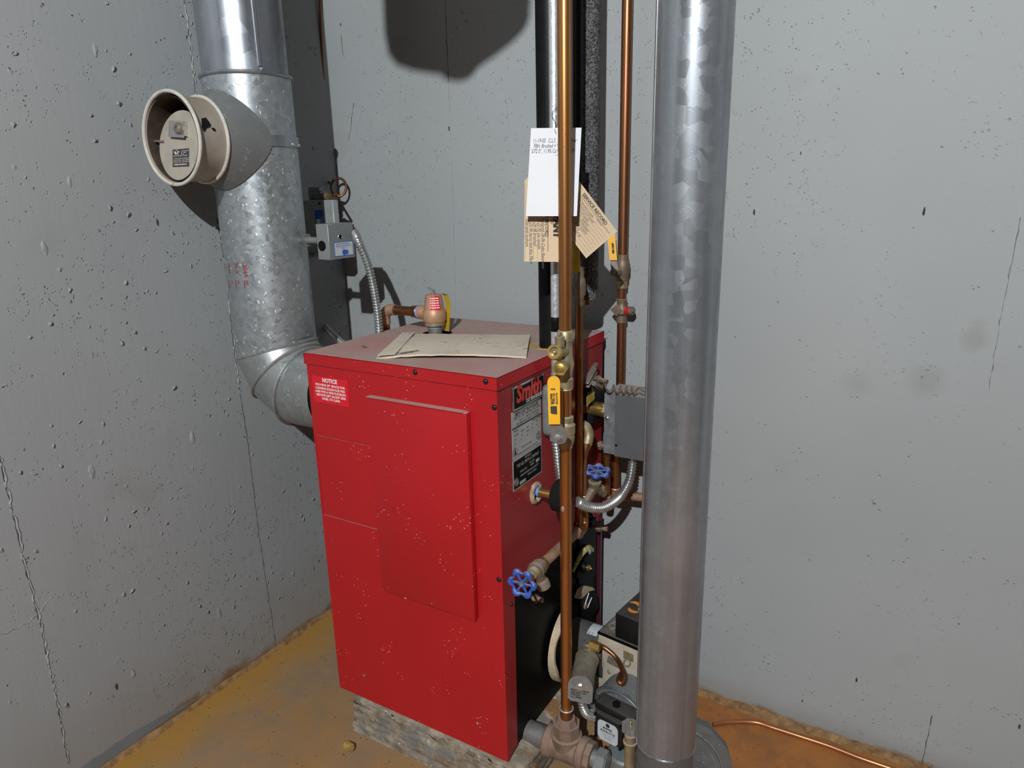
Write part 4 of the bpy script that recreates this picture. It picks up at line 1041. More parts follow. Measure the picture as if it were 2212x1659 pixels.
# ------- foam covered pipe
q = W(1273, 500, 1.42); PX, PY = q.x, q.y
zf0 = zof(PX, PY, 645)
fo = thing('foam_covered_pipe', 'pipe wrapped in speckled black foam insulation hanging behind the copper pipes', 'insulated pipe', (PX, PY, zf0))
obj('foam_sleeve', MB().lathe((PX, PY, zf0), (0, 0, 1), [(0, .007), (0, .0178), (.003, .0188), (2.75 - zf0, .0188)], 32, False), M['foam'], fo)
obj('inner_pipe', MB().cyl((PX - .004, PY, zf0 - .012), (PX - .004, PY, zf0 + .1), .0065, 14), M['copper_old'], fo)

# ------- right rear copper pipe with valves
q = bw(1346, 560); SX, SY = q.x, YB - .030
q = OY(1345, 560, SY); SX = q.x
sp = thing('rear_copper_pipe', 'dark copper pipe near the back wall with bronze valves', 'pipe', (SX, SY, .8))
def zs(row): return zof(SX, SY, row)
def sat(z): return V((SX, SY, z))
obj('upper_length', MB().cyl(sat(zs(552)), sat(2.75), .0111, 24), M['copper_brown'], sp)
obj('ball_valve', MB().lathe(sat(zs(606)), (0, 0, 1), [(0, .0118), (.001, .0138), (.012, .0138), (.016, .0165), (.036, .0170), (.042, .0140), (.046, .0135), (.056, .0130), (.057, .0112)], 22), M['bronze_dusty'], sp, 'dusty bronze ball valve with yellow handle')
bv2 = [o for o in bpy.data.objects if o.name.startswith('ball_valve')][-1]
dS = (sat(zs(585)) - CAM).dot(FF)
hbx = W(1327, 588, dS - .018); 
obj('valve_bonnet', MB().cyl(sat(zs(588)), hbx, .0095, 14).hexn(hbx, hbx + (hbx - sat(zs(588))).normalized() * .006, .0085), M['bronze_dusty'], bv2)
a1 = W(1318, 560, dS - .02); a2 = W(1322, 470, dS - .03)
hu2 = (W(1317, 500, dS - .03) - W(1325, 562, dS - .02)).normalized(); hn2 = -ray(1322, 530).normalized(); hs2 = hu2.cross(hn2).normalized()
def q4(a, b, c, d, nn, t): return MB().prism([a, b, c, d], nn * t)
gy = obj('handle_grip', q4(W(1317, 562, dS - .026), W(1333, 562, dS - .026), W(1328, 500, dS - .030), W(1311, 503, dS - .030), hn2, .005), M['yellow'], bv2, 'bright yellow handle with black print')
text('lettering', '600 CWP', .0062, W(1327, 548, dS - .0335), (W(1319, 480, dS - .036) - W(1323, 548, dS - .0335)), (W(1312, 510, dS - .034) - W(1326, 512, dS - .034)), M['blackprint'], gy, 'LEFT', 0, .0005, .9)
obj('handle_arm', q4(W(1318, 564, dS - .024), W(1333, 564, dS - .024), W(1337, 592, dS - .020), W(1322, 596, dS - .020), hn2, .002), M['grime'], bv2)
obj('lower_ring', MB().cyl(sat(zs(622)), sat(zs(606)), .0118, 18), M['brass_old'], sp)
obj('short_length', MB().cyl(sat(zs(648)), sat(zs(618)), .0088, 18), M['copper_brown'], sp)
zd1, zd0 = zs(645), zs(697)
dvv = obj('drain_valve', MB().lathe(sat(zd0), (0, 0, 1), [(0, .0112), (.001, .0125), (.010, .0120), (.016, .0115), (.022, .0165), (.032, .0165), (.040, .0110), (.046, .0110), (zd1 - zd0 - .001, .0122), (zd1 - zd0, .0100)], 20), M['bronze_dusty'], sp, 'dusty bronze drain tee with red cap')
dc0 = sat(zs(672)); dcd = (OY(1374, 671, SY - .018) - dc0).normalized()
obj('drain_neck', MB().cyl(dc0, dc0 + dcd * .018, .0085, 16), M['bronze_dusty'], dvv)
obj('red_cap', MB().cyl(dc0 + dcd * .018, dc0 + dcd * .030, .0098, 18), M['red_cap'], dvv, 'bright red plastic band')
obj('cap_end', MB().lathe(dc0 + dcd * .030, dcd, [(0, .0098), (.004, .0092), (.005, .005), (.009, .0045), (.010, 0)], 18), M['grime'], dvv)
obj('tee_ear', MB().box(sat(zs(668)) + V((-.006, -.014, 0)), (.020, .006, .020), Matrix.Rotation(PI/4, 3, 'Y'), .001), M['bronze_dusty'], dvv)
obj('lower_length', MB().cyl(sat(.62), sat(zd0 + .002), .0100, 22), M['copper_brown'], sp)

# ================================================================== TAGS
def card(name, px, d, m, par=None, holes=None):
    """px: list of (x,y,depth) corners"""
    P_ = [W(x, y, dd) for x, y, dd in px]; n_ = (P_[1] - P_[0]).cross(P_[2] - P_[0]).normalized()
    if n_.dot(CAM - P_[0]) < 0: n_ = -n_
    return P_, n_
def cardpt(a, b, P_): # a to right, b down (0..1) on quad TL TR BR BL
    return P_[0].lerp(P_[1], a).lerp(P_[3].lerp(P_[2], a), b)
# white card
wc = thing('white_service_card', 'white card with short handwriting hanging behind the big copper pipe', 'card', W(1198, 285, 1.21))
Pw, nw = card('w', [(1147, 277, 1.180), (1256, 276, 1.200), (1246, 467, 1.205), (1136, 467, 1.185)], 0, None)
hole = cardpt(.47, .055, Pw); uu_ = (Pw[1] - Pw[0]).normalized(); vv_ = uu_.cross(nw).normalized()
mb = MB().sheet_holes(Pw, [[hole + uu_ * (.0032 * math.cos(a)) + vv_ * (.0036 * math.sin(a)) for a in [k * 2*PI/16 for k in range(16)]]], nw * .0005)
cw = obj('card_sheet', mb, M['card_white'], wc)
if vv_.dot(V((0, 0, 1))) < 0: vv_ = -vv_
xd = (Pw[1] - Pw[0]).normalized(); yd = (Pw[0] - Pw[3]); yd = (yd - xd * yd.dot(xd)).normalized(); 
if xd.cross(yd).dot(nw) < 0: pass
for i, (a, b, s) in enumerate(((.05, .165, '11-19-05 . C.L.S . New Strainer'), (.07, .225, 'FBH. Brushed + Vac Smoke'), (.03, .285, "S/72 0°, 11.9% Co², 555 .04 Eff"), (.50, .325, '- C'))):
    text('handwriting', s, .0098, cardpt(a, b, Pw) + nw * .0009, xd, yd, M['ink'], cw, 'LEFT', .35, 0, .62)
# beige tag rotated on the right
b2 = thing('tilted_service_tag', 'beige service record tag tilted under the white card', 'tag', W(1250, 440, 1.26))
Pb, nb_ = card('b', [(1225, 357, 1.235), (1333, 500, 1.265), (1266, 558, 1.255), (1158, 415, 1.225)], 0, None)
tb = obj('tag_sheet', MB().prism(Pb, nb_ * .0005), M['card_beige'], b2)
xb = (Pb[1] - Pb[0]).normalized(); yb_ = (Pb[0] - Pb[3]); yb_ = (yb_ - xb * yb_.dot(xb)).normalized()
text('lettering', 'SERVICE RECORD', .0092, cardpt(.38, .15, Pb) + nb_ * .0008, xb, yb_, M['blackprint'], tb, 'LEFT', 0, .0002, .95)
lines = MB()
for k in range(9):
    a = cardpt(.2, .30 + k * .078, Pb); b = cardpt(.97, .30 + k * .078, Pb); lines.prism([a + nb_ * .0006, b + nb_ * .0006, b + nb_ * .0006 - yb_ * .0004, a + nb_ * .0006 - yb_ * .0004], nb_ * .0002)
for k in (.175, .19): a = cardpt(.25, k, Pb); b = cardpt(.96, k, Pb); lines.prism([a + nb_ * .0006, b + nb_ * .0006, b + nb_ * .0006 - yb_ * .0005, a + nb_ * .0006 - yb_ * .0005], nb_ * .0002)
obj('ruled_lines', lines, M['ink_soft'], tb)
for i, s in enumerate(('10-2-98 Needed nozzle', '8-12-99 cleaned and tuned', '11-3-00 replaced pump', 'replaced strainer, cleaned', 'bled line, set up and checked', '7-14-02 changed flow control', 'cad cell, filter, 10% Co2', 'new transformer. Tested ok')):
    text('handwriting', s, .0072, cardpt(.30, .29 + i * .078, Pb) + nb_ * .0009, xb, yb_, M['ink_soft'], tb, 'LEFT', .3, 0, .80)
text('lettering', 'Service', .005, cardpt(.72, .235, Pb) + nb_ * .0009, xb, yb_, M['blackprint'], tb)
# beige tag hanging straight
b1 = thing('upright_service_tag', 'beige service record tag hanging straight below the white card', 'tag', W(1175, 500, 1.25))
D1 = 1.206
Pc, nc = card('c', [(1142, 380, D1), (1214, 380, D1 + .016), (1214, 566, D1 + .016), (1132, 565, D1), (1133, 390, D1)], 0, None)
tc = obj('tag_sheet', MB().prism(Pc, nc * .0005), M['card_beige'], b1)
Pq = [W(1132, 380, D1), W(1214, 380, D1 + .016), W(1214, 566, D1 + .016), W(1132, 566, D1)]
down = (Pq[3] - Pq[0]).normalized(); rt = (Pq[1] - Pq[0]); rt = (rt - down * rt.dot(down)).normalized()
for i, s in enumerate(('Old tank hydrant', '11-25-96 burst fuel line Mark', '11-24-98 brushed', '10-22-95 vac nozzle', 'Replaced 28-06 Coke Basement')):
    text('handwriting', s, .0085, cardpt(.04 + i * .105, .48 if i else .5, Pq) + nc * .0009, down, rt, M['ink'], tc, 'LEFT', .3, 0, .80)
lines = MB()
for k in range(5):
    a = cardpt(.03 + k * .105, .1, Pq); b = cardpt(.03 + k * .105, .97, Pq); lines.prism([a + nc * .0006, b + nc * .0006, b + nc * .0006 + rt * .0004, a + nc * .0006 + rt * .0004], nc * .0002)
for k in (.61, .625): a = cardpt(k, .08, Pq); b = cardpt(k, .88, Pq); lines.prism([a + nc * .0006, b + nc * .0006, b + nc * .0006 + rt * .0006, a + nc * .0006 + rt * .0006], nc * .0002)
obj('ruled_lines', lines, M['ink_soft'], tc)
text('lettering', 'SERVICE RECORD', .0085, cardpt(.55, .30, Pq) + nc * .0009, down, rt, M['blackprint'], tc, 'LEFT', 0, .0001, .9)
text('lettering', 'HEATH 883-3700', .010, cardpt(.69, .12, Pq) + nc * .0009, down, rt, M['ink_soft'], tc, 'LEFT', 0, .0001, .9)
text('lettering', 'COMPANY', .017, cardpt(.78, .22, Pq) + nc * .0009, down, rt, M['blackprint'], tc, 'LEFT', 0, .0012, .9)
text('lettering', 'OIL', .022, cardpt(.93, .42, Pq) + nc * .0009, down, rt, M['blackprint'], tc, 'LEFT', 0, .0012, 1)
tw = thing('tie_wire', 'thin twisted wire tying the cards to the conduit', 'wire', hole)
dE = (V((EX, EY - .009, hole.z)) - CAM).dot(FF) - .004
obj('wire', MB().tube(cat([hole + FF * .002, hole - FF * .002 + UU * .002, W(1200, 265, dE - .012), W(1192, 248, dE - .01), W(1204, 232, dE - .014), W(1210, 250, dE - .014), W(1201, 275, dE - .012)], 6), .0005, 5), M['screw'], tw)
obj('wire_loop', MB().torus((EX, EY, W(1200, 222, 1.28).z), (0, .1, 1), .0295, .0006, 28, 5), M['steel'], tw) if False else None

# ================================================================== GREY CONTROL BOX + BRASS NIPPLE
ca = thing('aquastat', 'dark grey metal control box right of boiler on a brass nipple', 'control box', (.1, .36, .75))
f0 = OY(1306, 848, .345); f1 = OY(1304, 980, .345); f2 = OY(1329, 852, .345)
ax0 = f0.x; az1 = f0.z; az0 = f1.z; ax1 = ax0 + .150; ay0 = .345; ay1 = .425
obj('box_housing', MB().lo_hi((ax0, ay0 + .002, az0), (ax1, ay1, az1), .001), M['grey_paint'], ca)
obj('box_cover', MB().lo_hi((f2.x, ay0, az0 - .001), (ax1, ay0 + .003, az1 - .001)), M['grey_paint'], ca)
obj('side_flange', MB().lo_hi((ax0 - .0005, ay0 + .0005, az0 + .002), (f2.x, ay0 + .003, az1 - .002)), M['grey_side'], ca, 'scuffed strip along left edge')
screw(OY(1312, 903, ay0), (0, -1, 0), .0052, M['steel'], ca); dischole(OY(1331, 962, ay0 - .0005), (0, -1, 0), .0026, M['black'], 'screw_hole', ca)
obj('top_tab', MB().lo_hi((ax0 + .055, ay1 - .012, az1), (ax1, ay1 - .010, az1 + .0015)), M['grey_paint'], ca)
bnz = OX(1280, 893, .03).z; bny = .352
bn = thing('brass_nipple', 'short thick brass nipple between boiler front and grey control box', 'nipple', (.0, bny + .03, bnz))
ny = OX(1262, 892, .0).y + .012
obj('nipple_body', MB().cyl((-.002, ny, bnz), (ax0 - .008, ny, bnz), .0155, 24), M['brass'], bn); obj('nipple_hex', MB().hexn((ax0 - .012, ny, bnz), (ax0 + .001, ny, bnz), .0165), M['brass_old'], bn)
# black ignition control / well cover on the face with yellow label
bk = thing('limit_control', 'black control with dirty yellow label on boiler front behind copper pipes', 'control', OX(1275, 860, 0))
k0 = OX(1262, 838, 0); k1 = OX(1296, 880, 0)
obj('control_body', MB().lo_hi((.0, k0.y, k1.z - .012), (.022, k1.y - .012, k0.z + .004), .002), M['plastic_black'], bk)
obj('control_label', MB().prism([OX(1267, 857, .0226), OX(1284, 845, .0226), OX(1284, 862, .0226), OX(1267, 878, .0226)], (.0005, 0, 0)), M['yellow_label'], bk, 'dirty yellow label')
obj('terminal_arm', MB().box(OX(1275, 812, .02), (.012, .050, .004), Matrix.Rotation(.5, 3, 'X'), .001).box(OX(1277, 820, .02), (.010, .050, .004), Matrix.Rotation(.5, 3, 'X'), .001).box(OX(1279, 800, .015), (.010, .05, .003), Matrix.Rotation(.45, 3, 'X')), M['grime'], bk)
wn = [OX(1290, 818, .03), OX(1300, 822, .045)]
obj('wire_nut', MB().hexn(wn[0], wn[0] + (wn[1] - wn[0]) * .5, .008).cyl(wn[0] + (wn[1] - wn[0]) * .4, wn[1] + V((.012, 0, -.002)), .0055, 12), M['bronze_dusty'], bk)
obj('wire_nut', MB().cyl(OX(1283, 828, .03), OX(1298, 838, .035), .006, 10), M['grime'], bk)
# coiled wire over box front
hx = thing('coiled_wire', 'coiled brown thermostat wire lying along the top edge of the grey control box', 'wire', OY(1340, 840, ay0))
hp = []
sax, sbx = OY(1298, 838, ay0 - .004), OY(1396, 846, ay0 - .004)
tot = 7.0
for k in range(180):
    t_ = k / 179; ph = tot * 2*PI * (t_ ** 1.5 if t_ < .8 else .8**1.5 + (t_ - .8) * .4); amp = .0095 * (1 - .35 * t_) * (1 if t_ < .85 else max(.2, (1 - t_) / .15))
    c = sax.lerp(sbx, t_) + V((0, 0, .002)); hp.append(c + V((0, -.006 + amp * math.cos(ph) * .55, amp * math.sin(ph))))
obj('wire', MB().tube([OX(1288, 830, .035)] + hp, .0017, 6), M['wire_brown'], hx)

# burner-side flex conduit
b3 = thing('lower_front_conduit', 'ribbed steel flexible conduit sagging between black cap and grey control box', 'conduit', (.12, .28, .6))
dpts = [OY(1366, 984, .375), OY(1366, 1000, .372), OY(1359, 1040, .355), OY(1338, 1075, .32), OY(1305, 1096, .26), OY(1270, 1095, .21), OY(1246, 1083, .175)]
flexpipe(dpts, .0092, b3, None, .0070)
obj('connector', MB().cyl(dpts[0] + V((0, 0, .006)), dpts[0] - V((0, 0, .010)), .0100, 16).torus(dpts[0] - V((0, 0, .004)), (0, 0, 1), .0105, .0018, 18, 6), M['steel'], b3)
# vertical flex from utility box to the black disc
b4 = thing('short_conduit', 'short ribbed conduit dropping from utility box to the round black cap', 'conduit', (.03, EY, .66))
vz = [V((EX - .004, EY - .001, bt1 + .006)), OX(1203, 975, .030), OX(1206, 1010, .034), OX(1212, 1045, .045), OX(1220, 1062, .055)]
flexpipe(vz, .0078, b4, None, .0066); obj('connector', MB().cyl(vz[0] + V((0, 0, .003)), vz[0] - V((0, 0, .014)), .0095, 16), M['steel_dull'], b4)
# black disc control on brass nipple
nc_ = V((0, .130, .641))
dk = thing('round_black_control', 'round black rubber capped control on a short brass nipple at boiler front', 'control', nc_)
obj('nipple', MB().cyl(nc_ - V((.01, 0, 0)), nc_ + V((.050, 0, 0)), .0085, 18), M['brass'], dk, 'bright brass nipple')
obj('sealant_ring', MB().cyl(nc_ + V((.006, 0, 0)), nc_ + V((.011, 0, 0)), .0095, 18), M['blue_tape'], dk)
obj('cap_body', MB().lathe(nc_ + V((.040, .004, 0)), (1, 0, 0), [(0, .016), (.003, .027), (.006, .0310), (.024, .0310), (.028, .029), (.030, 0)], 32), M['black_matt'], dk)
ps = MB(); rnd = random.Random(2)
ps.torus(nc_ + V((.003, -.002, -.002)), (1, 0, 0), .0155, .005, 26, 8)
for v in ps.b.verts: v.co += V((rnd.uniform(-1, 1), rnd.uniform(-1, 1), rnd.uniform(-1, 1))) * .0013; v.co.z = nc_.z + (v.co.z - nc_.z) * 1.18
obj('putty_ring', ps, M['putty'], dk, 'crusty pale sealant around the hole')

# ================================================================== HANDWHEEL VALVES
def handwheel(c, ax, r, par, lobes=6):
    u, v, d = frame(ax); c = V(c); mb = MB(); P = []
    for k in range(72):
        a = 2*PI*k/72; rr = r * (1 + .10 * math.cos(lobes * a)); P.append(c + u * rr * math.cos(a) + v * rr * math.sin(a))
    P.append(P[0]); P.append(P[1])
    mb.tube(P, r * .15, 10, False, lambda i: r * (.19 + .08 * math.cos(lobes * 2*PI*(i % 72)/72)))
    for k in range(lobes // 1):
        a = 2*PI*(k + .0)/lobes; mb.tube([c + (u*math.cos(a) + v*math.sin(a)) * r * .2, c + (u*math.cos(a) + v*math.sin(a)) * r * .95], r * .11, 8)
    mb.lathe(c - d * r * .12, d, [(0, r * .26), (r * .24, r * .26)], 16)
    wh = obj('handwheel', mb, M['blue_wheel'], par, 'blue lobed handwheel')
    obj('wheel_screw', MB().lathe(c + d * r * .10, d, [(0, r * .2), (r * .12, r * .17), (r * .16, 0)], 12), M['steel'], wh)
    return wh
# lower drain valve : pipe along Y at X ~ .05
dv_ = thing('drain_valve', 'blue handwheel drain valve on dusty copper pipe in front of the black casting', 'valve', OX(1150, 1240, .045))
wA = OX(1247, 1148, .045); wB = OX(1168, 1222, .050); wC = OX(1150, 1238, .052); wD = OX(1130, 1259, .055)
ax_ = (wD - wB).normalized()
obj('supply_pipe', MB().cyl(wA, wB, .0102, 20), M['copper_dusty'], dv_)
obj('valve_body', MB().lathe(wB - ax_ * .012, ax_, [(0, .0115), (.002, .0130), (.016, .0130), (.018, .0165), (.034, .0170), (.036, .0150), (.042, .0145)], 20), M['bronze_dusty'], dv_)
vb2 = [o for o in bpy.data.objects if o.name.startswith('valve_body')][-1]
obj('brass_collar', MB().cyl(wB - ax_ * .010, wB - ax_ * .002, .0133, 20), M['brass'], vb2)
obj('bonnet', MB().cyl(wB + ax_ * .028, wB + ax_ * .040, .0125, 18, .010).cyl(wB + ax_ * .038, wD, .0045, 10), M['brass_old'], vb2)
handwheel(wD + ax_ * .004, ax_, .0215, dv_)
sp0 = wB + ax_ * .018; sp1 = sp0 + V((.012, .006, -.036)); sdir = (sp1 - sp0).normalized()
obj('spout', MB().lathe(sp0, sdir, [(0, .0105), (.022, .0100), (.025, .0125), (.0265, .0135), (.028, .0122), (.030, .0135), (.032, .0122), (.034, .0135), (.036, .0122), (.038, .0133), (.040, .0130), (.040, .010)], 20), M['bronze_dusty'], vb2)
bt2 = thing('jacket_bolt', 'rusty bolt under the blue drain wheel at edge of black casting', 'bolt', OX(1150, 1288, .0))
qb = OX(1150, 1290, .0)
obj('bolt_shank', MB().cyl(qb, qb + V((.024, 0, 0)), .0052, 12).hexn(qb + V((.004, 0, 0)), qb + V((.012, 0, 0)), .0095), M['cast'], bt2)
# elbow between lower drain pipe and vertical lines
# small copper line (right of tarnished pipe), elbow at top, sweep at bottom
sl_ = thing('small_copper_line', 'thin copper line with elbow beside upper blue handwheel valve', 'pipe', OX(1262, 1000, .03))
L0 = OX(1259, 925, .035); L1 = OX(1271, 938, .035); L2 = OX(1268, 965, .035); L3 = OX(1262, 1000, .035); L4 = OX(1261, 1100, .035); L5 = OX(1263, 1125, .040); L6 = OX(1257, 1146, .043); L7 = wA
obj('cast_elbow', MB().tube(cat([OX(1256, 918, .02), OX(1267, 925, .03), OX(1271, 942, .035), OX(1267, 962, .035)], 6), .0118, 16), M['brass_old'], sl_)
obj('reducer', MB().tube([OX(1267, 958, .035), OX(1265.5, 968, .035), OX(1264, 974, .035), OX(1262.5, 992, .035)], .01, 16, True, lambda i: (.0115, .0105, .0080, .0056)[i]), M['copper_old'], sl_)
obj('line_length', MB().tube([OX(1262.5, 988, .035), OX(1262, 1040, .035), L4], .0053, 14), M['copper'], sl_)
obj('bottom_sweep', MB().tube(cat([L4, OX(1262, 1115, .037), OX(1263, 1132, .040), OX(1258, 1146, .043), OX(1246, 1153, .045)], 6), .0082, 16), M['copper'], sl_)
for row in (1070, 1112): obj('solder_ring', MB().torus(OX(1262, row, .036), (0, 0, 1), .0078, .0012, 18, 6), M['solder'], sl_)
obj('tee_elbow', MB().tube(cat([V((TX, TY, zt0 + .01)), V((TX, TY, zt0 - .012)), (V((TX, TY, zt0 - .02)) + wA) / 2, wA.lerp(wB, .08)], 6), .0112, 16), M['copper_old'], sl_)
# upper blue valve
uv = thing('upper_blue_valve', 'blue handwheel valve lying flat in front of red panel below the grey box', 'valve', OX(1286, 1050, .05))
wc_ = OX(1290, 1018, .055); bdn = OX(1284, 1052, .050)
axu = V((.10, -.10, 1)).normalized()
handwheel(wc_, axu, .0225, uv)
vb3 = obj('valve_body', MB().lathe(bdn - axu * .006, axu, [(0, .009), (.003, .0125), (.012, .0128), (.014, .0145), (.020, .0145), (.022, .009), (.032, .0085)], 18), M['bronze_dusty'], uv)
obj('stem', MB().cyl(bdn + axu * .02, wc_, .0042, 10), M['brass'], vb3)
obj('inlet_branch', MB().cyl(bdn, OX(1266, 1082, .040), .0110, 16, .0100), M['bronze_dusty'], vb3)
obj('outlet_branch', MB().cyl(bdn, OX(1304, 1066, .062), .0095, 16), M['bronze_dusty'], vb3)
obj('brass_collar', MB().hexn(OX(1295, 1055, .055), OX(1299, 1058, .058), .012), M['brass_old'], vb3)
# vertical copper stubs below grey box
rs = thing('rear_stub_pipe', 'short vertical copper pipe directly below the left edge of grey control box', 'pipe', OY(1311, 1040, .36))
obj('pipe_length', MB().cyl(OY(1309, 975, .37), OY(1311, 1072, .37), .0082, 18), M['copper_old'], rs); obj('coupling', MB().cyl(OY(1311, 1070, .37), OY(1309, 1088, .37), .0088, 18), M['copper_dusty'], rs); obj('solder_ring', MB().torus(OY(1311, 1071, .37), (0, 0, 1), .0092, .0012, 18, 6), M['solder'], rs)
rs2 = thing('rear_elbow_pipe', 'short copper pipe turning right behind the galvanised duct', 'pipe', OY(1330, 1040, .42))
obj('vertical_length', MB().cyl(OY(1329, 955, .43), OY(1329, 1058, .43), .0098, 18), M['copper_old'], rs2)
obj('elbow', MB().tube(cat([OY(1329, 1052, .43), OY(1328, 1066, .43), OY(1336, 1074, .43), OY(1352, 1070, .43)], 6), .0112, 16), M['copper_dusty'], rs2)
obj('horizontal_length', MB().cyl(OY(1350, 1070, .43), OY(1420, 1078, .43), .0100, 18), M['copper_dusty'], rs2)
obj('solder_ring', MB().torus(OY(1329, 1054, .43), (0, 0, 1), .0108, .0012, 18, 6), M['solder'], rs2)
# bolts on the casting
for nme, (x, y), lab_, L, r in (('tie_rod_bolt', (1278, 1135), 'rusty tie rod bolt with big nut pointing right at edge of black casting', .040, .0062), ('short_stud', (1250, 1305), 'short dusty stud on black burner plate below the angled gasket', .020, .0075), ('rusty_stud', (1285, 960), 'rusty stud on red front panel beside the brass nipple', .030, .0058)):
    qq = OX(x, y, .0); tr = thing(nme, lab_, 'bolt', qq)
    obj('stud', MB().cyl(qq, qq + V((L, 0, 0)), r, 14, None, True, .001), M['cast'], tr); obj('nut', MB().hexn(qq + V((L * .35, 0, 0)), qq + V((L * .62, 0, 0)), r * 1.75), M['cast'], tr)

# ================================================================== INSPECTION DOORS
idr = thing('inspection_door', 'small black cast door edged with yellow insulation and a brass nut', 'door', OX(1262, 1210, 0))
dpoly = [OX(1236, 1245, .006), OX(1245, 1218, .006), OX(1262, 1196, .006), OX(1272, 1190, .006), OX(1277, 1205, .006), OX(1274, 1235, .006), OX(1262, 1250, .006)]
obj('door_plate', MB().prism(dpoly, (.010, 0, 0)), M['black'], idr)
mb = MB(); pts = cat([OX(1238, 1236, .006), OX(1248, 1212, .008), OX(1260, 1192, .010), OX(1271, 1184, .010), OX(1276, 1188, .008)], 8); rnd = random.Random(6)
mb.tube(pts, .006, 8, True, lambda i: .003 + .0042 * min(1, i / 20) * rnd.uniform(.8, 1.3))
obj('insulation_edge', mb, M['wool'], idr, 'ragged yellow insulation along top edge')
q = OX(1261, 1224, .016); obj('door_boss', MB().lathe(q, (1, 0, 0), [(0, .014), (.008, .011), (.010, 0)], 18), M['black'], idr)
obj('brass_nut', MB().lathe(q + V((.008, 0, 0)), (1, 0, 0), [(0, .0068), (.006, .0068), (.009, .003), (.012, .0025), (.012, 0)], 14), M['brass'], idr)
obj('door_pin', MB().ball(OX(1274, 1192, .018), .0055, (.8, .8, 1.4)), M['steel_dull'], idr)
ld_ = thing('lower_inspection_door', 'black curved door lined with cream gasket above the burner tube', 'door', OX(1265, 1290, 0))
dpoly = [OX(1243, 1305, .004), OX(1246, 1280, .004), OX(1258, 1266, .004), OX(1272, 1268, .004), OX(1281, 1285, .004), OX(1284, 1310, .004), OX(1270, 1330, .004), OX(1246, 1330, .004)]
obj('door_plate', MB().prism(dpoly, (.012, 0, 0)), M['black'], ld_)
obj('gasket_edge', MB().prism([OX(1240, 1291, .005), OX(1247, 1273, .005), OX(1256, 1265, .005), OX(1268, 1265, .005), OX(1274, 1271, .005), OX(1261, 1274, .005), OX(1246, 1289, .005)], (.014, 0, 0)), M['gasket'], ld_, 'cream gasket along upper edge')
for a, b in (((1272, 1281), (1264, 1305)), ((1278, 1291), (1269, 1313))): obj('slot_edge', MB().cyl(OX(*a, .018), OX(*b, .018), .0012, 8), M['white'], ld_)

# ================================================================== BURNER
br = thing('oil_burner', 'cream and grey oil burner with black tube bolted to boiler front', 'oil burner', (.15, .29, .0))
FCy, FCz = OX(1236, 1385, .02).y, OX(1236, 1385, .02).z
obj('mounting_plate', MB().cyl((.0, FCy, FCz), (.012, FCy, FCz), .080, 40), M['black'], br)
gr = MB(); prev = None
for k in range(41):
    a = PI + math.radians(-78 + 156 * k / 40); ro = .0915; ri = .0835 + .001 * math.sin(k * .7)
    c_, s_ = math.cos(a), math.sin(a); fl_ = .016 + .003 * math.sin(k * .31)
    q_ = [gr.b.verts.new(V((xx, FCy + rr_ * c_, FCz + rr_ * s_))) for xx, rr_ in ((.006, ro), (.006 + fl_, ro - .001), (.006 + fl_, ri), (.006, ri))]
    if prev:
        for i in range(4): gr.b.faces.new((prev[i], prev[(i+1) % 4], q_[(i+1) % 4], q_[i]))
    else: gr.b.faces.new(q_)
    prev = q_
gr.b.faces.new(prev)
obj('gasket_ring', gr, M['gasket'], br, 'cream fibre gasket arc along left side of the plate')
tA = V((.0, FCy + .012, FCz - .010)); TR = .054
obj('air_tube', MB().lathe(tA, (1, 0, 0), [(0, TR), (.105, TR)], 40), plain('dusty_black_tube', (.035, .035, .036), .6, .1, .2, 20, 0, dust=(.085, .082, .08), dlo=0, dhi=1), br)
tlp = MB(); n = 10; A = []; B = []
for i in range(n + 1):
    a = 1.15 + .75 * i / n; yy = -math.cos(a) * (TR + .0006); zz = math.sin(a) * (TR + .0006)
    A.append(tlp.b.verts.new(tA + V((.060, yy, zz)))); B.append(tlp.b.verts.new(tA + V((.084, yy, zz))))
for i in range(n): tlp.b.faces.new((A[i], A[i+1], B[i+1], B[i]))
tlo = obj('tube_label', tlp, M['paper_label'], br, 'curved white label on the tube')
for i in range(2): text('lettering', ('AFTER SERVICE', 'OIL BURNER')[i], .0048, tA + V((.068 + i * .007, -.026, .0490)), YD, -XD, M['blackprint'], tlo, 'LEFT', 0, 0, .8, .0035)
HY0 = OX(1262, 1350, 0).y - .085
HY0 = .235
h1 = OY(1292, 1368, HY0); h2 = OY(1300, 1466, HY0); hxa = h1.x; hz1 = h1.z; hz0 = h2.z - .05; HX1 = hxa + .145; HY1 = HY0 + .125
hs_ = obj('housing', MB().lo_hi((hxa, HY0, hz0), (HX1, HY1, hz1), .003, 2), M['cream'], br, 'cream enamelled burner housing')
obj('lid_gasket', MB().lo_hi((hxa - .001, HY0 - .0015, hz1 - .0005), (HX1 + .001, HY1 + .001, hz1 + .0035)), M['black'], br)
obj('top_plate', MB().lo_hi((hxa + .002, HY0 + .003, hz1 + .0035), (HX1, HY1 - .002, hz1 + .0055)), M['grime'], br)
lug = OY(1322, 1355, HY0 + .02)
obj('hinge_lug', MB().torus((hxa + .018, HY0 + .030, hz1 + .009), (0, -.4, 1), .007, .002, 18, 6).box((hxa + .018, HY0 + .05, hz1 + .010), (.016, .022, .010), None, .002).ball((hxa + .017, HY0 + .085, hz1 + .010), .006), M['steel_dull'], br)
i0 = OY(1331, 1321, HY0 + .004)
ig = obj('ignitor_box', MB().lo_hi((i0.x, HY0 + .004, hz1 + .004), (i0.x + .105, HY1 + .030, i0.z), .003, 2), M['plastic_black'], br, 'black ignitor box with orange swoosh and white name')
izt = i0.z
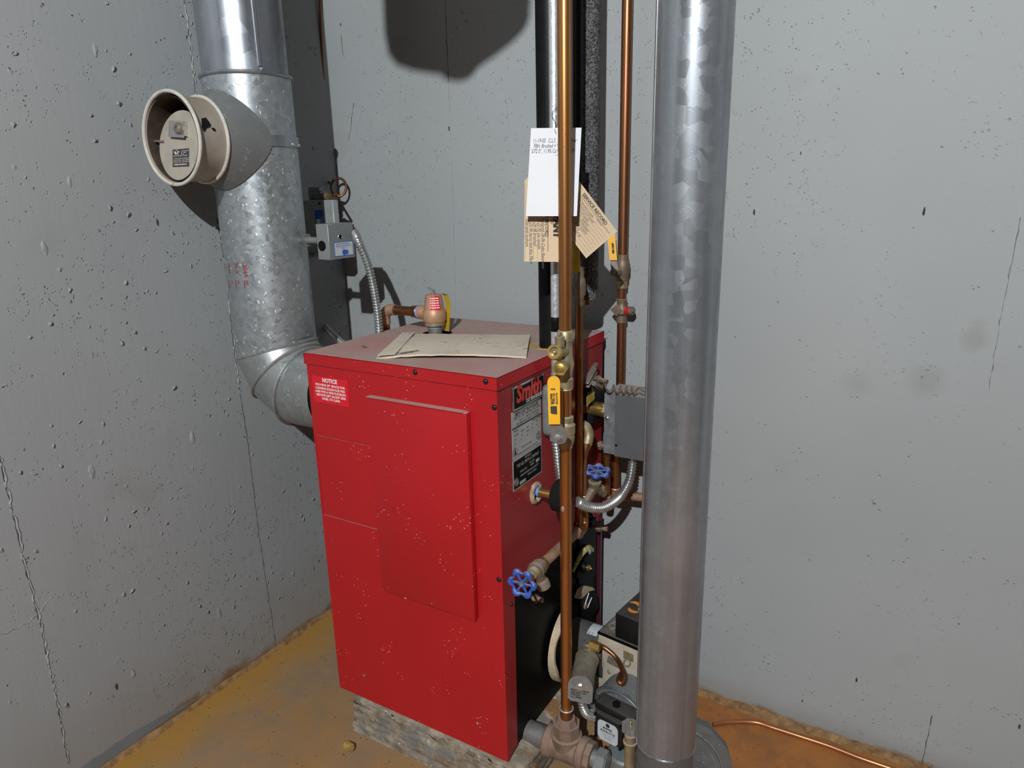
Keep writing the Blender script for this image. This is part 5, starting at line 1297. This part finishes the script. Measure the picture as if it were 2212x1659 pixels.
def sw(cx_, cy_, r, a0, a1, m):
    mb = MB(); N = 14; A = []; B = []
    for i in range(N + 1):
        a = a0 + (a1 - a0) * i / N; wv = .0042 * math.sin(PI * i / N) ** .7 + .0006; e = V((math.cos(a), math.sin(a), 0))
        A.append(mb.b.verts.new(V((cx_, cy_, izt + .0004)) + e * (r + wv))); B.append(mb.b.verts.new(V((cx_, cy_, izt + .0004)) + e * (r - wv)))
    for i in range(N): mb.b.faces.new((A[i], A[i+1], B[i+1], B[i]))
    return obj('orange_swoosh', mb, m, ig)
iy = HY0 + .012
sw(i0.x + .017, iy + .038, .0125, .3, 2.7, M['orange']); sw(i0.x + .026, iy + .030, .0125, 3.5, 5.9, M['orange'])
text('lettering', 'Carlin', .024, (i0.x + .0485, iy + .026, izt + .0006), (.0, 1, 0), (-1, 0, 0), M['white'], ig, 'LEFT', .1, .0010, .95)
pl1 = OY(1350, 1400, HY0)
bp = OY(1362, 1412, HY0 - .0005)
obj('data_plate', MB().box(bp, (.024, .0008, .019), Matrix.Rotation(0, 3, 'Y'), .0002), M['brass_old'], br, 'small brass coloured data plate')
sv = OY(1296, 1420, HY0 - .001)
obj('side_cover', MB().lo_hi((hxa + .001, HY0 - .003, hz1 - .078), (hxa + .016, HY0, hz1 - .012), .001), M['cream'], br); screw((hxa + .006, HY0 - .003, hz1 - .038), (0, -1, 0), .0035, M['brass'], br)
scr2 = OY(1318, 1449, HY0); screw(scr2, (0, -1, 0), .0045, M['grime'], br)
# blower drum, axis Y
dc = OY(1347, 1556, .165); DR = .0690
obj('blower_drum', MB().lathe((dc.x, HY0 + .002, dc.z), (0, -1, 0), [(0, DR), (.052, DR), (.054, DR + .003), (.058, DR + .003), (.060, DR), (.060, DR - .008), (.056, DR - .010), (.056, 0)], 56), M['boot'], br, 'round grey blower drum')
dyf = HY0 - .058
obj('drum_bead', MB().torus((dc.x, dyf, dc.z), (0, 1, 0), DR, .0035, 56, 8).torus((dc.x, dyf + .001, dc.z), (0, 1, 0), DR - .011, .002, 56, 6), M['flue_up'], br)
# fuel pump
pc = OY(1325, 1560, dyf - .035)
pm0 = OY(1290, 1530, dyf - .045)
RP = Matrix.Rotation(.0, 3, 'Y')
pcx = OY(1334, 1566, dyf - .05)
pu = obj('fuel_pump', MB().lo_hi((pcx.x - .034, dyf - .050, pcx.z - .043), (pcx.x + .034, dyf - .018, pcx.z + .018), .006, 3).lo_hi((pcx.x - .040, dyf - .040, pcx.z + .014), (pcx.x + .052, dyf - .004, pcx.z + .034), .006, 3).cyl((pcx.x - .050, dyf - .028, pcx.z + .030), (pcx.x - .034, dyf - .028, pcx.z + .030), .0075, 12), M['plastic_black'], br, 'black cast fuel pump with white label')
yf = dyf - .050
# label: rounded square
def rsq(cx_, cz_, a, r, yv):
    P_ = []
    for (sx, sz, st) in ((1, 1, 0), (-1, 1, PI/2), (-1, -1, PI), (1, -1, 1.5*PI)):
        for k in range(5):
            t_ = st + k * PI/8; P_.append(V((cx_ + sx * (a - r) + r * math.cos(t_), yv, cz_ + sz * (a - r) + r * math.sin(t_))))
    return P_
lz = pcx.z - .016
plb = obj('pump_label', MB().prism(rsq(pcx.x, lz, .0235, .010, yf - .0003), (0, -.0006, 0)), M['paper_label'], pu, 'white rounded label')
def pt(s, sz, dx, dz, al='CENTER', bold=0.0, xs=1.0): return text('lettering', s, sz, (pcx.x + dx, yf - .0012, lz + dz), XD, ZD, M['blackprint'], pu, al, 0, bold, xs)
pt('SUNTEC', .0052, 0, .0065, 'CENTER', .0004, 1.1); pt('A2VA-7116', .0082, 0, -.0020, 'CENTER', .0003, .86)
pt('CAUTION  FOR NO 2 OIL', .0026, 0, -.0070); pt('3450 RPM   100-140 PSI', .0026, 0, -.0105); pt('SINGLE STAGE', .0026, 0, -.0140); pt('MADE IN USA', .0024, 0, -.0175)
obj('pump_emblem', MB().lathe((pcx.x, yf - .0010, lz + .0165), (0, -1, 0), [(0, .0048), (.0003, 0)], 14), M['blackprint'], plb)
for sx in (-1, 1):
    for sz in (-1, 1): obj('pump_bolt', MB().hexn((pcx.x + sx * .029, yf + .001, pcx.z - .0125 + sz * .027), (pcx.x + sx * .029, yf - .003, pcx.z - .0125 + sz * .027), .0035), M['iron'], pu)
obj('pump_fitting', MB().hexn((pcx.x - .034, dyf - .045, pcx.z + .008), (pcx.x - .046, dyf - .045, pcx.z + .004), .0075), M['brass_old'], pu)
obj('pump_cap', MB().lathe((pcx.x + .004, dyf - .024, pcx.z + .034), (0, 0, 1), [(0, .009), (.005, .0085), (.006, 0)], 6), M['iron'], pu)
obj('pump_cap', MB().cyl((pcx.x + .050, dyf - .022, pcx.z + .022), (pcx.x + .068, dyf - .022, pcx.z + .022), .0115, 12), M['iron'], pu)
# the whole burner body is turned a few degrees on its flange
def turn(names, pivot, ang):
    piv = V(pivot) - root_loc(br); Rm = Matrix.Translation(piv) @ Matrix.Rotation(ang, 4, 'Z') @ Matrix.Translation(-piv)
    def rec(o):
        o.data.transform(Rm)
        for c in o.children: rec(c)
    for o in list(br.children):
        if o.name.split('.')[0] in names: rec(o)
turn(('housing', 'lid_gasket', 'top_plate', 'hinge_lug', 'ignitor_box', 'data_plate', 'side_cover', 'screw', 'blower_drum', 'drum_bead', 'fuel_pump'), (hxa, HY0, 0), math.radians(-8))
# solenoid oil valve (big cylinder)
so = thing('oil_solenoid_valve', 'dusty grey cylindrical oil valve hanging left of the burner housing', 'valve', W(1260, 1470, 1.45))
sa_ = W(1254, 1482, 1.395); sb_ = W(1270, 1416, 1.485); sx_ = (sb_ - sa_).normalized()
fdir = (sa_ - sb_).normalized()
obj('coil_housing', MB().lathe(sb_, fdir, [(0, 0), (0, .020), (.010, .024), (.012, .0255), (.014, .024), ((sa_ - sb_).length - .004, .0235), ((sa_ - sb_).length - .003, .0248), ((sa_ - sb_).length, .0248), ((sa_ - sb_).length, 0)], 30), M['grime'], so)
obj('brass_band', MB().torus(sb_ + fdir * .013, fdir, .0245, .0012, 30, 6), M['brass'], so)
u_ = RR - fdir * RR.dot(fdir); u_.normalize(); v_ = fdir.cross(u_).normalized()
if v_.z < 0: v_ = -v_
fa_ = sa_ + fdir * .0005
pp_ = [fa_ + u_ * (.0250 * math.cos(a)) + v_ * (.0250 * math.sin(a)) for a in [PI * k / 14 for k in range(15)]] + [fa_ - u_ * .0250 - v_ * .030, fa_ - u_ * .018 - v_ * .037, fa_ + u_ * .020 - v_ * .037, fa_ + u_ * .0250 - v_ * .030]
obj('end_plate', MB().prism([q for q in pp_], fdir * .002), M['steel_dull'], so, 'flat steel end plate with faint lettering')
obj('junction_tail', MB().prism([q - fdir * .024 for q in (fa_ + u_ * .0245, fa_ - u_ * .0245, fa_ - u_ * .0245 - v_ * .029, fa_ - u_ * .017 - v_ * .036, fa_ + u_ * .019 - v_ * .036, fa_ + u_ * .0245 - v_ * .029)], fdir * .024), M['grime'], so)
obj('end_nut', MB().lathe(fa_ + fdir * .002, fdir, [(0, .0085), (.001, .0085), (.0012, .006)], 18).hexn(fa_ + fdir * .002, fa_ + fdir * .006, .0062), M['steel'], so)
for i, s in enumerate(('DELAY OIL VALVE', '120V 60HZ  6W', 'TYPE 2FO', 'U.L. LISTED')): text('lettering', s, .0050, fa_ + fdir * .0023 - u_ * .019 - v_ * (.011 + i * .0055), u_ if u_.cross(v_).dot(fdir) > 0 else -u_, v_, M['blackprint'], so, 'LEFT', 0, .0003, .9)
sc_ = sb_ + V((.010, .0, .018))
obj('valve_block', MB().box(sb_ + V((-.002, .004, .016)), (.022, .020, .026), None, .002), M['grime'], so)
fn0 = W(1275, 1391, 1.465)
obj('flare_nut', MB().hexn(fn0, fn0 + V((.022, 0, -.002)), .0105), M['brass'], so, 'bright brass flare nut')
ol = thing('burner_oil_line', 'bent copper oil line curving over the cream burner housing', 'tube', fn0)
obj('line', MB().tube(cat([fn0 + V((.016, 0, -.001)), W(1300, 1396, 1.465), W(1318, 1408, 1.46), W(1333, 1424, 1.45), W(1342, 1442, 1.43), W(1348, 1462, 1.41), W(1343, 1476, 1.40), W(1336, 1470, 1.405), W(1341, 1455, 1.43)], 7), .0048, 12), M['copper_brown'], ol)
obj('clip', MB().torus(W(1354, 1432, 1.47), (.3, -1, .4), .007, .0014, 16, 6).box(W(1326, 1430, 1.485), (.030, .002, .018), Matrix.Rotation(.2, 3, 'Y'), .0008), M['grime'], ol, 'metal tab behind the line')
pf = thing('pump_conduit', 'short ribbed steel conduit below the cylindrical oil valve', 'conduit', W(1265, 1530, 1.4))
flexpipe([fa_ - v_ * .036 - fdir * .012, W(1256, 1516, 1.41), W(1260, 1530, 1.41), W(1268, 1543, 1.42), W(1285, 1550, 1.44)], .0078, pf, None, .0052)
# oil shutoff valve
ov = thing('oil_shutoff_valve', 'brass oil shutoff valve with a grey scalloped knob beside the duct foot', 'valve', W(1362, 1640, 1.33))
ok = W(1362, 1572, 1.30); dwn = V((0, 0, -1))
kn = MB(); P_ = []
for k in range(48): a = 2*PI*k/48; r = .0160 * (1 + .07 * math.cos(8*a)); P_.append(ok + V((r * math.cos(a), r * math.sin(a), -.005)))
kn.prism(P_, (0, 0, .012)); 
obj('knob', kn, M['steel_dull'], ov); obj('knob_screw', MB().cyl(ok, ok + V((0, 0, .012)), .0028, 10).ball(ok + V((0, 0, .012)), .0032), M['brass'], ov)
obj('valve_stem', MB().lathe(ok - V((0, 0, .005)), dwn, [(0, .0055), (.010, .0055), (.011, .0105), (.024, .0110), (.025, .0132), (.029, .0132), (.030, .0100), (.085, .0105), (.13, .0100)], 20), M['brass_old'], ov)
obj('oil_pipe', MB().cyl(ok - V((0, 0, .12)), V((ok.x, ok.y, .0)), .0065, 12), M['copper_old'], ov)
# pale oil filter / can behind valve
of = thing('oil_filter_bowl', 'pale metal bowl partly hidden behind the brass oil valve', 'filter', W(1345, 1650, 1.45))
obj('bowl', MB().lathe(V((W(1352, 1640, 1.47).x, W(1352, 1640, 1.47).y, .0)), (0, 0, 1), [(0, .02), (.012, .036), (.075, .038), (.080, .034), (.084, 0)], 28), M['box_galv'], of)

# ================================================================== BIG DUCT
db = W(1452, 1600, 1.255); dtp = W(1484, 0, .935); DXc, DYc = (db.x + dtp.x) / 2, (db.y + dtp.y) / 2
DRd = .0515
du_ = thing('air_duct', 'tall round galvanised duct in the foreground right of boiler', 'duct', (DXc, DYc, 0))
zrow = zof(DXc - .02, DYc - .047, 1627)
obj('duct_pipe', MB().lathe((DXc, DYc, zrow), (0, 0, 1), [(0, DRd), (2.75 - zrow, DRd)], 72, False), M['duct'], du_)
obj('crimp_edge', MB().torus((DXc, DYc, zrow), (0, 0, 1), DRd, .0016, 64, 6), M['flue_up'], du_)
sA = V((-.99, .05, 0)).normalized()
obj('lock_seam', MB().box(V((DXc, DYc, (zrow + 2.75) / 2)) + V((-.90, -.44, 0)).normalized() * (DRd), (.010, .0022, 2.75 - zrow), Matrix.Rotation(math.atan2(-.44, -.90) + PI/2, 3, 'Z'), .0006), M['duct'], du_, 'folded seam along left side')
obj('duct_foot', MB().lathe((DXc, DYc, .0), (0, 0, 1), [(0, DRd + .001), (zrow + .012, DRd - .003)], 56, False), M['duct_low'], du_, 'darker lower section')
for row, xx in ((60, 1532), (1000, 1512)):
    pass
# intake drum behind the duct foot
ih = thing('intake_housing', 'round dull galvanised intake cap behind the duct foot', 'air intake', W(1490, 1640, 1.38))
ic = W(1466, 1655, 1.385); ia = V((.25, -.95, .12)).normalized()
obj('cap_plate', MB().lathe(ic, ia, [(-.03, 0), (-.03, .100), (-.004, .106), (0, .1065), (0.001, .090), (.001, 0)], 12), M['duct_low'], ih)
obj('cap_bead', MB().torus(ic + ia * .001, ia, .083, .0036, 48, 8).torus(ic + ia * .001, ia, .072, .0016, 48, 6), M['flue_up'], ih)
dischole(ic + ia * .002 + V((.066, 0, -.02)), ia, .003, M['black'], 'rivet_hole', ih)
for a in (.2, .55, .9, 1.25):
    u2, v2, _ = frame(ia); obj('rivet', MB().ball(ic + u2 * (.099 * math.cos(a)) + v2 * (.099 * math.sin(a)), .0022), M['steel'], ih)

# ================================================================== FLOOR TUBE
ft = thing('floor_oil_tube', 'thin copper oil tube running along the floor at the foot of back wall', 'tube', OZ(1700, 1580, .005))
fpts = [OZ(1540, 1566, .006), OZ(1575, 1560, .006), OZ(1630, 1560, .006), OZ(1670, 1572, .006), OZ(1720, 1588, .006), OZ(1790, 1611, .006), OZ(1860, 1638, .006), OZ(1930, 1662, .006), OZ(2050, 1705, .006)]
obj('tube', MB().tube(cat(fpts, 8), .0052, 12), copper('copper_floor', (.62, .27, .12), .3, (.30, .14, .08), .7), ft)

# ================================================================== SHADOW BLOCKER (added above the frame, outline cut to cast the back wall shadow)
def cast(px, py, t): Q = OY(px, py, YB); return LAMP + (Q - LAMP) * t
tt = .62
et = thing('shadow_blocker', 'added dark sack hanging from the ceiling above the view, casting the round shadow', 'blocker', cast(985, -200, tt))
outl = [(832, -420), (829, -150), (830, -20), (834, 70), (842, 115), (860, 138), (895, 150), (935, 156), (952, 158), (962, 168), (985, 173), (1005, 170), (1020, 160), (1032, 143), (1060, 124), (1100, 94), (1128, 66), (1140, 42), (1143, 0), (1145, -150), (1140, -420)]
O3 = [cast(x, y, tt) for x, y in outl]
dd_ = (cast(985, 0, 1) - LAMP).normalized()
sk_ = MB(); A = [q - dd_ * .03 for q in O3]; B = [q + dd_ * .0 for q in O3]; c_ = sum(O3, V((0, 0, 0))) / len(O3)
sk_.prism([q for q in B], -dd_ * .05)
obj('blocker_body', sk_, M['black_matt'], et)
tz1 = max(q.z for q in O3); tc1 = cast(985, -420, tt)
obj('blocker_rope', MB().cyl((tc1.x, tc1.y, tc1.z - .01), (tc1.x, tc1.y, 2.75), .006, 10), M['wire_brown'], et)

# ================================================================== cobwebs / debris on lid
def web(pts, nme='cobweb_strand'):
    return MB().tube(cat(pts, 6), .00035, 4)
crumb = obj('lid_crumb', MB().ball(OZ(786, 748, ZT + .003), .0045, (1.4, .8, .6), 1, 3, .3), M['wire_brown'])
tag(crumb, 'dark brown crumb of rust on the left part of red lid', 'debris')
